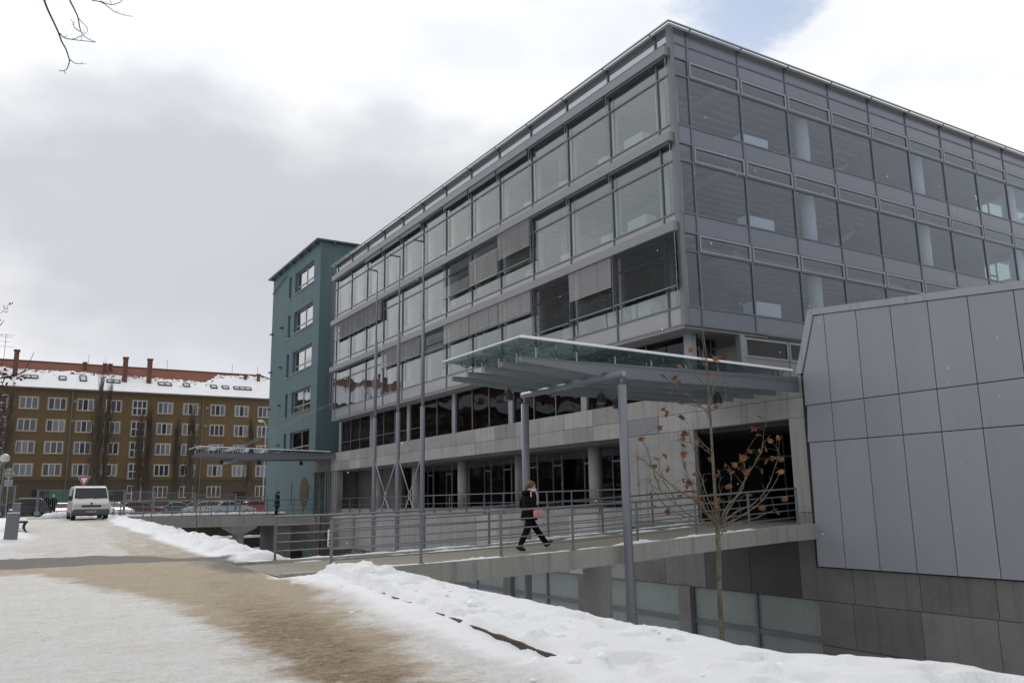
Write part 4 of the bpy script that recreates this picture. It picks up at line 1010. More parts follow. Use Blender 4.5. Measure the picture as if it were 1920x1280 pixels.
for (yy, a, b, w, h, sd) in ((16.92, 6.5, 12.0, .30, .035, 1), (16.93, 12.0, 18.4, .26, .07, 2), (17.15, 7.4, 10.4, .22, .09, 7), (17.2, 15.0, 18.2, .26, .08, 4), (20.98, 5.2, 20.0, .26, .06, 3), (20.72, 6.2, 17.8, .18, .05, 5), (20.6, 16.5, 19.4, .4, .04, 6)):
    ridge('snow', yy, a, b, w, h, sd, lambda x: bz(x) + (.015 if yy in (16.92, 16.93, 20.98) else -.05))

# ================================================================== CANOPIES
def canopy(name, label, x0, x1, y0, y1, zg0, zg1, zbeam, nb, colx, colb, coly, near=True):
    c = thing(name, ((x0 + x1) / 2, (y0 + y1) / 2, zg0), label, 'canopy')
    zg = lambda x: zg0 + (zg1 - zg0) * (x - x0) / (x1 - x0)
    np_ = 5
    for i in range(np_):
        for j in range(2):
            a = x0 + (x1 - x0) * i / np_ + .006; b = x0 + (x1 - x0) * (i + 1) / np_ - .006
            ya = y0 + (y1 - y0) * j / 2 + .006; yb = y0 + (y1 - y0) * (j + 1) / 2 - .006
            g = MB(); t_ = .035
            g.rings([[(x, ya, zg(x)), (x, yb, zg(x)), (x, yb, zg(x) + t_), (x, ya, zg(x) + t_)] for x in (a, b)])
            obj('glass_pane', g, 'glass_canopy', c, fix=True)
    e = MB(); e.bar((x0, y0 - .02, zg0 + .05), (x1, y0 - .02, zg1 + .05), .07, .06); e.bar((x0 - .02, y0, zg0 + .05), (x0 - .02, y1, zg0 + .05), .035, .03)
    obj('snow_edge', e, 'snow', c)
    for k in range(nb):
        y = y0 + .28 + (y1 - y0 - .5) * k / (nb - 1)
        zt = lambda x: zbeam + .015 * (x - x0)
        xa, xm, xe = x0 + .15, x0 + 2.55, x1 + .55
        poly = [(xa, zt(xa)), (xa, zt(xa) - .10), (xm - .12, zt(xm) - .33), (xm, zt(xm) - .33), (xm + .14, zt(xm) - .25), (xm + .5, zt(xm) - .25), (xm + .9, zt(xm) - .36), (xe, zt(xe) - .47), (xe, zt(xe))] if near else [(xa, zt(xa)), (xa, zt(xa) - .12), (xm + .4, zt(xm) - .42), (xe, zt(xe) - .42), (xe, zt(xe))]
        obj('beam', MB().prism(poly, 'y', y - .05, y + .05).box(xa, xe, y - .075, y + .075, zbeam + .0, zbeam + .02), 'steel', c, fix=True)
        n = 8
        for i in range(n):
            x = x0 + .62 + (x1 - x0 - .9) * i / (n - 1)
            s = MB(); top = zg(x) - .06
            s.tube([(x, y, zt(x)), (x, y, top - .03)], .024, 6, 0)
            for sx, sy in ((1, 1), (1, -1), (-1, 1), (-1, -1)):
                s.tube([(x, y, top - .05), (x + sx * .06, y + sy * .08, top - .01), (x + sx * .11, y + sy * .11, top + .05)], [.017, .013, .026], 5, 1)
            obj('spider_fitting', s, ['galv', 'frame_dark'], c)
    if near:
        yA, yB = coly
        obj('pipe_beam', MB().tube([(colx, yA - .10, 4.74), (colx, yB + .10, 4.74)], .095, 18), 'steel', c, True)
        for y in coly:
            obj('column', MB().tube([(colx, y, -3.35), (colx, y, 4.46), (colx, y, 4.47)], [.115, .115, .10], 20), 'steel', c, True)
            obj('column_head', MB().tube([(colx, y, 4.46), (colx, y, 4.70)], .045, 12), 'steel', c, True)
            obj('end_ring', MB().tube([(colx, y - .104 if y == yA else y + .104, 4.74), (colx, y - .115 if y == yA else y + .115, 4.74)], [.07, .07], 18), 'galv', c)
        lx = ((12.0, 19.9), (14.9, 19.4), (18.2, 18.0), (16.2, 20.3))
    else: lx = ((13.0, 60.5), (15.6, 60.5), (18.6, 60.3))
    for x, y in lx:
        f = MB(); z = zbeam - .52
        f.tube([(x, y, zbeam - .3), (x, y, z + .12)], .012, 5); f.tube([(x, y, z - .16), (x, y, z + .10)], [.14, .10], 12); f.bar((x - .17, y, z), (x + .17, y, z), .03, .06); f.tube([(x, y, z + .10), (x, y, z + .17)], [.10, .04], 10)
        obj('floodlight', f, 'plastic_black', c)
        obj('lens', MB().tube([(x, y, z - .163), (x, y, z - .17)], [.12, .12], 12), 'lamp_glass', c) if near else None
    return c
canopy('entrance_canopy', 'glass entrance canopy on round steel columns over the near footbridge', 10.5, 20.14, 16.8, 20.95, 5.49, 5.31, 5.07, 5, 13.3, 0, (16.45, 21.1))
c2 = canopy('entrance_canopy', 'glass canopy on grey beams hung from cables in front of the teal tower', 11.15, 20.3, 58.9, 62.3, 5.52, 5.32, 5.12, 5, 0, 0, (), near=False)
obj('cross_tie', MB().tube([(13.6, 58.7, 4.62), (13.6, 62.6, 4.62)], .09, 10), 'steel', c2, True)
for y in (59.2, 61.8): obj('stay_cable', MB().tube([(13.4, y, 5.2), (20.6, y + .2, 9.0)], .022, 5), 'galv', c2)

# ================================================================== FLAGPOLES
PX = 14.5
ph = [12.55, 12.55, 12.55]
for i, y in enumerate((30.85, 33.35, 36.0)):
    fp = thing('flagpole', (PX, y, -3.3), ('nearest of the three bare steel flagpoles, right one in the braced row', 'middle bare steel flagpole, braced on both sides', 'farthest of the three bare steel flagpoles, left one in the braced row')[i], 'flagpole', 'row of braced flagpoles')
    obj('lower_tube', MB().tube([(PX, y, -3.3), (PX, y, 5.45), (PX, y, 5.47)], [.098, .098, .085], 16), 'steel', fp, True)
    obj('middle_tube', MB().tube([(PX, y, 5.46), (PX, y, 9.1), (PX, y, 9.12)], [.074, .074, .055], 14), 'steel', fp, True)
    obj('upper_tube', MB().tube([(PX, y, 9.11), (PX, y, 12.5)], [.038, .032], 10), 'steel', fp, True)
    obj('arm', MB().tube([(PX, y, 12.5), (PX - .42, y, 12.52)], .04, 8).tube([(PX - .42, y, 12.52), (PX - .5, y, 12.52)], .06, 8), 'steel_dark', fp, True)
for i, (a, b) in enumerate(((30.85, 33.35), (33.35, 36.0))):
    m_ = (a + b) / 2
    br = thing('cross_brace', (PX, m_, .2), ('thin steel cross brace between the right and middle flagpoles', 'thin steel cross brace between the middle and left flagpoles')[i], 'brace', 'flagpole braces')
    for s1, z1 in ((a + .11, 3.45), (b - .11, 3.45), (a + .11, .35), (b - .11, .35)):
        obj('rod', MB().tube([(PX, s1, z1), (PX, m_ + (.06 if s1 > m_ else -.06), 2.05 if z1 > 2 else 1.8)], .022, 6), 'galv', br, True)
    obj('ring', MB().tube([(PX, m_ + .10 * math.cos(q * math.pi / 6), 1.92 + .16 * math.sin(q * math.pi / 6)) for q in range(13)], .022, 6, cap=False), 'galv', br, True)

# ================================================================== TERRACE RAILING
tr = thing('terrace_railing', (21.05, 40, 1.0), 'long grey steel railing along the terrace under the concrete band', 'railing')
for z, r_ in ((2.0, .026), (1.55, .016), (1.3, .016)): obj('handrail' if z == 2.0 else 'rail', MB().tube([(21.0, 25.7, z), (21.0, 58.6, z)], r_, 8), 'steel_rail', tr, True)
for k in range(18): boxobj('post', 20.98, 21.02, 25.8 + k * 1.92, 25.86 + k * 1.92, .98, 1.98, 'steel_rail', tr)

# ================================================================== TREES
def smooth_path(pts, n=4):
    pts = [Vector(p) for p in pts]; out = []
    for i in range(len(pts) - 1):
        p0 = pts[max(i - 1, 0)]; p1 = pts[i]; p2 = pts[i + 1]; p3 = pts[min(i + 2, len(pts) - 1)]
        for k in range(n):
            t = k / n
            out.append(.5 * ((2 * p1) + (p2 - p0) * t + (2 * p0 - 5 * p1 + 4 * p2 - p3) * t * t + (3 * p1 - p0 - 3 * p2 + p3) * t ** 3))
    return out + [pts[-1]]
# --- young plane tree in the court, with its last leaves
rs = random.Random(11)
SY = 12.0
sap = thing('young_plane_tree', (11.85, SY, -3.3), 'young tree with curled brown leaves standing in front of the footbridge', 'tree')
tk = [onY(1352, 1190, SY) for _ in range(1)][0]
tp = smooth_path([Vector((11.86, SY, -3.3)), onY(1351, 1150, SY), onY(1348, 1060, SY), onY(1345, 985, SY), onY(1337, 870, SY), onY(1328, 720, SY), onY(1321, 640, SY), onY(1313, 597, SY)], 4)
obj('trunk', MB().tube(tp, [.062 - .004 * min(i, 3) if i < 12 else max(.038 - .0023 * (i - 12), .006) for i in range(len(tp))], 10), 'bark_sapling', sap, True)
def zp(x, y, off=0.0): return onY(1180 + x / 4.571, 780 + y / 4.571, SY + off)
def zq(x, y, off=0.0): return onY(1150 + x / 5.19, 600 + y / 5.19, SY + off)
BR = [([(762, 955), (600, 885), (430, 780), (270, 640), (130, 540)], zp, -.5), ([(760, 930), (580, 740), (400, 620), (270, 510), (140, 400), (85, 350)], zp, .6),
      ([(752, 900), (690, 740), (600, 480), (545, 270), (500, 135)], zp, -.4), ([(740, 935), (600, 760), (520, 600), (445, 310)], zp, .5),
      ([(780, 930), (960, 600), (1020, 500), (1130, 300), (1165, 30)], zp, -.5), ([(790, 930), (900, 830), (1100, 720), (1230, 500), (1290, 190)], zp, .5),
      ([(800, 930), (1000, 830), (1170, 690), (1300, 480)], zp, -.6), ([(780, 955), (900, 920), (1100, 860), (1270, 790)], zp, .3),
      ([(780, 905), (860, 740), (885, 450)], zp, -.7), ([(770, 940), (650, 800), (560, 660), (480, 400)], zp, -.7), ([(765, 930), (850, 760), (960, 640), (1000, 470), (970, 360)], zp, .7),
      ([(745, 920), (640, 700), (610, 560)], zp, .8), ([(770, 930), (775, 700), (775, 480)], zp, -.9), ([(700, 300), (600, 200), (550, 130)], zp, .3), ([(690, 320), (560, 230), (350, 210)], zp, -.4),
      ([(910, 900), (840, 820), (690, 700), (600, 630), (485, 540)], zq, -.4), ([(915, 950), (960, 700), (1010, 580), (1030, 400)], zq, .4), ([(890, 470), (850, 340), (815, 270)], zq, -.2),
      ([(885, 620), (790, 530), (740, 480)], zq, .3), ([(905, 900), (1010, 850), (1090, 760), (1100, 560)], zq, -.3), ([(900, 860), (760, 830), (570, 790)], zq, .35), ([(880, 420), (872, 200), (858, 40)], zq, .1),
      ([(270, 640), (190, 420), (150, 290), (110, 190)], zp, .2), ([(430, 780), (300, 560), (240, 360)], zp, -.2), ([(765, 950), (600, 920), (320, 770), (160, 540)], zp, .1)]
samples = []
bm_ = MB()
for pts, fn, off in BR:
    n = len(pts); raw = [fn(x, y, off * (i / (n - 1)) ** .8) for i, (x, y) in enumerate(pts)]
    path = smooth_path(raw, 5)
    path = [p + Vector((rs.uniform(-.012, .012), rs.uniform(-.02, .02), rs.uniform(-.012, .012))) if 0 < i < len(path) - 1 else p for i, p in enumerate(path)]
    r0 = .017 if fn is zp and n > 3 else .011
    rr_ = [r0 * (1 - .78 * i / (len(path) - 1)) for i in range(len(path))]
    bm_.tube(path, rr_, 6); samples += path[2:]
    for q in range(2, len(path) - 1, 2):         # short side twigs
        d = (path[q + 1] - path[q - 1]).normalized()
        sd = (d + Vector((rs.uniform(-.9, .9), rs.uniform(-.9, .9), rs.uniform(-.2, .7)))).normalized(); ln_ = rs.uniform(.12, .34)
        e = path[q] + sd * ln_; bm_.tube([path[q], path[q] + sd * ln_ * .5 + Vector((0, 0, .015)), e], [.006, .004, .0025], 4); samples.append(e)
LV = [(100, 180), (80, 345), (255, 90), (295, 335), (240, 355), (220, 420), (345, 450), (75, 570), (195, 660), (205, 760), (315, 810), (425, 865), (455, 150), (485, 130), (455, 182), (470, 240), (460, 310), (465, 400), (565, 480), (455, 540), (540, 560), (500, 590), (575, 630), (590, 215), (700, 355), (740, 500), (775, 470), (830, 415), (850, 455), (910, 405), (945, 430), (970, 355), (1000, 345), (1035, 285), (1055, 95), (1110, 150), (1155, 275), (1115, 295), (1090, 355), (1215, 205), (1275, 175), (1185, 380), (1220, 360), (1305, 360), (1145, 465), (1290, 460), (1005, 470), (845, 585), (1010, 660), (1115, 700), (1135, 775), (1325, 690), (1275, 810), (755, 710), (710, 730), (745, 775), (650, 785), (710, 660), (630, 735), (575, 690), (800, 980), (430, 670), (1020, 665), (875, 470), (520, 555), (980, 345), (1240, 345)]
LW = [(935, 85), (745, 275), (1000, 365), (1070, 340), (915, 400), (645, 430), (950, 525), (485, 535), (590, 540), (630, 590), (1165, 635), (665, 790), (825, 800), (495, 855), (535, 895), (985, 835), (680, 930), (1430, 935)]
def leaf_mesh(seed):
    r = random.Random(seed); m = MB()
    lobes = [(-.05, 0), (-.42, .18), (-.30, .42), (-.62, .72), (-.22, .74), (0, 1.1), (.24, .72), (.60, .66), (.30, .40), (.44, .15), (.05, 0)]
    def curl(u, v):
        a = 1.5 + .5 * r.random(); return Vector((math.sin(u * a) / a * 1.0, .85 * math.sin(v * 1.5) / 1.5, .55 * (1 - math.cos(u * a)) + .35 * v * v + r.uniform(-.06, .06)))
    c = curl(0, .45); n = len(m.v); m.v.append(tuple(c))
    for u, v in lobes: m.v.append(tuple(curl(u, v)))
    for i in range(len(lobes)):
        m.f.append((n, n + 1 + i, n + 1 + (i + 1) % len(lobes))); m.m.append(0)
    me = bpy.data.meshes.new('leaf'); me.from_pydata([tuple(Vector(v) - Vector((0, .5, .15))) for v in m.v], [], m.f); me.materials.append(M['leaf_brown']); return me
leaf_meshes = [leaf_mesh(s) for s in range(6)]
nominal = [zp(x, y, rs.uniform(-.25, .25)) for x, y in LV] + [zq(x, y, rs.uniform(-.2, .2)) for x, y in LW]
for p in nominal:
    b = min(samples, key=lambda s: (s - p).length)
    # bring the leaf to the branch's own depth, keeping its place among the twigs
    p = EYE + (p - EYE) * (b.y / p.y)
    b = min(samples, key=lambda s: (s - p).length)
    mid_ = (b + p) / 2 + Vector((0, 0, .02)); bm_.tube([b, mid_, p], [.005, .0035, .002], 4)
    o = bpy.data.objects.new('leaf', rs.choice(leaf_meshes)); col.objects.link(o); o.parent = sap
    o.location = p - wloc(sap); o.rotation_euler = (rs.uniform(.6, 2.4), rs.uniform(-.6, .6), rs.uniform(0, 6.28)); o.scale = [rs.uniform(.13, .215)] * 3
obj('branches', bm_, 'bark_sapling', sap, True)

def twiggy(name, label, cat, base, h, spread, n, seed, m='twig', r=.05, group=None, up=.8):
    rr = random.Random(seed); t = thing(name, base, label, cat, group); base = Vector(base)
    tr = [base + Vector((rr.uniform(-.03, .03) * i, rr.uniform(-.03, .03) * i, h * i / 7)) for i in range(8)]
    obj('trunk', MB().tube(tr, [r * (1 - .85 * i / 7) for i in range(8)], 7), m, t, True)
    b = MB()
    for k in range(n):
        f = .25 + .7 * rr.random(); s = tr[0].lerp(tr[-1], f); a = rr.uniform(0, 6.28); ln_ = spread * (1.15 - f) * rr.uniform(.6, 1.2)
        e = s + Vector((math.cos(a) * ln_, math.sin(a) * ln_, ln_ * up)); md = s.lerp(e, .5) + Vector((0, 0, -.08 * ln_))
        b.tube([s, md, e], [r * .28, r * .2, r * .08], 4)
        for q in range(4):
            s2 = s.lerp(e, rr.uniform(.3, .95)); a2 = a + rr.uniform(-1.2, 1.2); l2 = ln_ * rr.uniform(.2, .45)
            b.tube([s2, s2 + Vector((math.cos(a2) * l2, math.sin(a2) * l2, l2 * up))], [r * .12, r * .05], 3)
    obj('branches', b, m, t); return t
p = onY(594, 975, 56.0); twiggy('bare_sapling', 'bare young tree with pale twigs at the foot of the teal tower', 'tree', (p.x, 56.0, -3.3), 8.4, 1.5, 46, 5, 'bark_sapling', .07)
p = onY(367, 985, 45.0); twiggy('bare_sapling', 'thin dark bare sapling rising beside the far footbridge', 'tree', (p.x, 45.0, -3.3), 7.0, .55, 14, 8, 'twig', .045)

# --- bare Lombardy poplars in front of the apartment house
def poplar_proto(seed, h, w):
    rr = random.Random(seed); t = thing('poplar_tree', (0, 0, 0), None, 'tree')
    tr = MB(); stems = [[Vector((0, 0, 0)), Vector((.05, 0, h * .3)), Vector((rr.uniform(-.2, .2), rr.uniform(-.2, .2), h * .65)), Vector((0, 0, h))], [Vector((.1, 0, h * .12)), Vector((.45, .1, h * .28)), Vector((.5, .1, h * .6)), Vector((.35, 0, h * .9))]]
    for s in stems: tr.tube(smooth_path(s, 3), [.34 * (1 - .93 * i / 9) for i in range(10)], 7)
    obj('trunk', tr, 'poplar', t, True)
    b = MB()
    for k in range(150):
        st = rr.choice(stems); f = rr.uniform(.12, .95); base = Vector((st[1].x * .5, 0, f * h * .9)); a = rr.uniform(0, 6.28)
        ww = w * math.sin(math.pi * min(1, .22 + f * .8)) * rr.uniform(.35, 1.1); ln_ = h * rr.uniform(.10, .24)
        e = base + Vector((math.cos(a) * ww, math.sin(a) * ww, ln_)); md = base.lerp(e, .45) + Vector((math.cos(a) * ww * .35, math.sin(a) * ww * .35, 0))
        b.tube([base, md, e], [.034, .02, .009], 3)
        for q in range(3):
            s2 = md.lerp(e, rr.uniform(0, .9)); a2 = a + rr.uniform(-1.5, 1.5); l2 = ln_ * rr.uniform(.3, .7)
            b.tube([s2, s2 + Vector((math.cos(a2) * l2 * .18, math.sin(a2) * l2 * .18, l2))], [.012, .006], 3)
    obj('branches', b, 'poplar', t); return t
pa, pb = poplar_proto(1, 17.0, 1.35), poplar_proto(2, 13.5, .9)
PLS = [(172, 118, 1.04, 'a', 'thickest bare poplar, its twigs rising over the eaves left of the chimneys'), (190, 119, .98, 'a', 'bare poplar close to the right of the thickest one'), (252, 118, .96, 'b', 'bare poplar before the left edge of the stair windows'), (274, 119, 1.03, 'b', 'bare poplar before the right edge of the stair windows'), (325, 119, .93, 'b', 'slender bare poplar just right of the stair windows'), (355, 117, 1.0, 'b', 'dark forked bare poplar over the tip of the far canopy'), (464, 119, .95, 'b', 'bare poplar behind the far canopy near the teal tower'), (2, 118, .9, 'a', 'bare poplar at the left margin behind the globe lamp')]
ua = ub = False
for px_, y, sc, kd, lab in PLS:
    src = pa if kd == 'a' else pb
    if kd == 'a': o = src if not ua else copy_tree(src); ua = True
    else: o = src if not ub else copy_tree(src); ub = True
    q = onY(px_, 945, y); o.location = (q.x, y, .6); o.scale = (sc, sc, sc); o.rotation_euler = (0, 0, px_ * .7); tag(o, lab, 'tree', 'bare poplars before the apartment house')

# --- tree with dead leaves at the left margin
lt = thing('leafy_hornbeam', (-2.2, 33, .5), 'low tree with dark brown withered leaves at the left margin above the bench', 'tree')
tr_ = smooth_path([(-2.2, 33, .5), (-2.15, 33, 2.5), (-2.0, 33, 5), (-1.8, 33, 7.6)], 3); obj('trunk', MB().tube(tr_, [.13 * (1 - .09 * i) for i in range(len(tr_))], 8), 'bark', lt, True)
b = MB(); lv = MB(); rl = random.Random(21)
for k in range(64):
    f = rl.uniform(.28, 1.0); s = tr_[0].lerp(tr_[-1], f); a = rl.uniform(0, 6.28); ln_ = rl.uniform(1.0, 2.5) * (1.2 - .55 * f)
    e = s + Vector((math.cos(a) * ln_, math.sin(a) * ln_, ln_ * .5)); b.tube([s, s.lerp(e, .5), e], [.028, .02, .008], 4)
    for q in range(5):
        s2 = s.lerp(e, rl.uniform(.3, 1)); d2 = Vector((rl.uniform(-1, 1), rl.uniform(-1, 1), rl.uniform(-.4, .9))) * .5; b.tube([s2, s2 + d2], [.010, .004], 3)
        for w in range(9):
            c = s2 + d2 * rl.uniform(.2, 1.1) + Vector((rl.uniform(-.1, .1), rl.uniform(-.1, .1), rl.uniform(-.12, .05))); u = Vector((rl.uniform(-1, 1), rl.uniform(-1, 1), rl.uniform(-1, 1))).normalized(); v = u.orthogonal().normalized(); sz = rl.uniform(.035, .06)
            lv.quad(c - u * sz, c - v * sz * .6, c + u * sz, c + v * sz * .6)
obj('branches', b, 'twig_dark', lt); obj('leaves', lv, 'leaf_dark', lt)['kind'] = 'stuff'
for pts in ([(-30, 730), (10, 705), (35, 700), (50, 685), (62, 660)],):
    pass
# --- big tree outside the frame whose bare twigs hang in at the top left
bt = thing('overhanging_tree', (-3.0, 9.2, .05), 'bare dark twigs of a big tree hanging into the top left corner', 'tree')
TYY = 9.2
def zt_(x, y, o_=0.0): return onY(x / 6.4, y / 6.4, TYY + o_)
tr_ = smooth_path([(-3.0, 9.2, .0), (-2.95, 9.2, 2.5), (-2.8, 9.2, 5.2), (-2.4, 9.2, 8.0), (-2.0, 9.1, 10.5)], 4)
obj('trunk', MB().tube(tr_, [.24 * (1 - .05 * i) for i in range(len(tr_))], 12), 'bark', bt, True)
b = MB()
limb = smooth_path([(-2.55, 9.2, 7.2), (-1.4, 9.2, 8.0), (-.4, 9.2, 8.1), zt_(380, -560), zt_(900, -500), zt_(1300, -330)], 5); b.tube(limb, [.075 * (1 - .035 * i) for i in range(len(limb))], 8)
l2 = [(-2.3, 9.2, 8.5), (-3.6, 9.9, 9.6), (-5.2, 10.5, 10)]; b.tube(smooth_path(l2, 4), [.06 * (1 - .08 * i) for i in range(9)], 7)
l3 = [(-2.8, 9.2, 6.2), (-3.5, 8.2, 7.4), (-4.2, 7.0, 8.2)]; b.tube(smooth_path(l3, 4), [.06 * (1 - .08 * i) for i in range(9)], 7)
TW = [([(380, -560), (470, -200), (530, 0), (570, 110), (640, 260), (700, 390), (740, 500), (790, 590), (830, 710), (832, 745), (805, 825), (765, 852), (705, 848)], .0115, .0035), ([(835, 715), (900, 760), (965, 768), (1035, 768)], .005, .002), ([(765, 852), (790, 892)], .004, .002), ([(980, 765), (985, 735)], .003, .002),
      ([(715, 400), (770, 455), (860, 475), (1000, 492), (1150, 510)], .006, .003), ([(770, 445), (800, 435), (802, 412)], .003, .0015),
      ([(620, -540), (760, -180), (835, 0), (900, 130), (935, 210), (955, 320), (985, 410), (1060, 470), (1150, 508)], .0095, .003), ([(935, 215), (1000, 285), (1040, 330), (1050, 380), (1000, 405)], .004, .002), ([(960, 380), (895, 335), (878, 280), (850, 235)], .005, .002), ([(985, 428), (900, 465), (850, 472)], .004, .003), ([(985, 430), (978, 490)], .003, .002), ([(878, 290), (900, 255)], .003, .0015), ([(995, 400), (1000, 360)], .003, .0015), ([(1000, 412), (1070, 412)], .002, .001), ([(1035, 325), (1060, 330)], .002, .001), ([(880, 300), (850, 295)], .002, .001), ([(1080, 470), (1100, 465)], .002, .001),
      ([(900, -500), (1000, -120), (1085, -5), (1200, 22), (1270, 62), (1330, 110), (1390, 150), (1500, 185), (1595, 200)], .007, .0025), ([(1200, 15), (1330, 60), (1420, 38), (1470, 0), (1440, -30)], .005, .0025), ([(1390, 150), (1422, 130)], .003, .0015), ([(1330, 60), (1330, 20), (1300, -10)], .003, .002), ([(1480, 180), (1490, 168)], .002, .001)]
for pts, r0, r1 in TW:
    path = smooth_path([zt_(x, y) for x, y in pts], 3); b.tube(path, [r0 + (r1 - r0) * i / (len(path) - 1) for i in range(len(path))], 6)
obj('branches', b, 'twig_dark', bt)
tw = MB()
for pts in ([(-90, 740), (-10, 712), (38, 700), (52, 684), (64, 660)], [(38, 700), (58, 690)], [(-60, 640), (-10, 618), (8, 600)], [(-20, 800), (15, 765), (34, 762)], [(10, 705), (2, 725)]):
    path = smooth_path([onY(x, y, 33.0) for x, y in pts], 4); tw.tube(path, [.030 * (1 - .75 * i / (len(path) - 1)) for i in range(len(path))], 5)
obj('twigs', tw, 'twig_dark', lt)
lv2 = MB()
for k in range(330):
    x = rl.gauss(0, 12) - 2; y = rl.uniform(690, 835)
    if x > 22 - abs(y - 765) * .12 and rl.random() < .8: continue
    c = onY(x, y, 33 + rl.uniform(-.7, .7)); u = Vector((rl.uniform(-1, 1), rl.uniform(-1, 1), rl.uniform(-1, 1))).normalized(); v = u.orthogonal().normalized(); sz = rl.uniform(.05, .085)
    lv2.quad(c - u * sz, c - v * sz * .6, c + u * sz, c + v * sz * .6)
for k in range(10):
    c = onY(8 + k * 4.2 + rl.uniform(-2, 2), 706 + rl.uniform(-5, 6), 33); u = Vector((rl.uniform(-1, 1), 0, rl.uniform(-1, 1))).normalized(); v = Vector((0, 1, 0)).cross(u); sz = .08
    lv2.quad(c - u * sz, c - v * sz * .6, c + u * sz, c + v * sz * .6)
obj('leaves', lv2, 'leaf_dark', lt)['kind'] = 'stuff'

# ================================================================== VEHICLES
def wheel(parent, x, y, r, w, side):
    t = MB().tube([(x, y - w / 2, r), (x, y + w / 2, r)], r, 20); o = obj('wheel', t, 'rubber', parent, local=True)
    s = y + side * (w / 2 + .004); rm = MB().tube([(x, s, r), (x, s + side * .012, r)], [r * .66, r * .6], 16)
    for k in range(5):
        a = k * 2 * math.pi / 5; rm.bar((x, s + side * .016, r), (x + math.cos(a) * r * .55, s + side * .016, r + math.sin(a) * r * .55), .03, .05)
    h = bpy.data.objects.new('rim', None) if False else None
    m_ = MB(); lo = Vector(((min(v[0] for v in rm.v) + max(v[0] for v in rm.v)) / 2, (min(v[1] for v in rm.v) + max(v[1] for v in rm.v)) / 2, (min(v[2] for v in rm.v) + max(v[2] for v in rm.v)) / 2))
    me = bpy.data.meshes.new('rim'); me.from_pydata([tuple(Vector(v) - lo) for v in rm.v], [], rm.f); me.materials.append(M['galv']); ro = bpy.data.objects.new('rim', me); col.objects.link(ro); ro.parent = o; ro.location = lo - o.location
def shell(profile, hw, ):
    m = MB(); n = len(profile)
    m.v += [(x, hw(z), z) for x, z in profile] + [(x, -hw(z), z) for x, z in profile]
    m.f.append(tuple(range(n))); m.m.append(0); m.f.append(tuple(n + i for i in reversed(range(n)))); m.m.append(0)
    for i in range(n):
        j = (i + 1) % n; m.f.append((j, i, n + i, n + j)); m.m.append(0)
    return m
def rounded(o, w=.05):
    bv = o.modifiers.new('round', 'BEVEL'); bv.width = w; bv.segments = 2; bv.limit_method = 'ANGLE'; bv.angle_limit = R(30)
    me = o.data; me.polygons.foreach_set('use_smooth', [True] * len(me.polygons))
    try: me.set_sharp_from_angle(angle=R(35))
    except Exception: pass
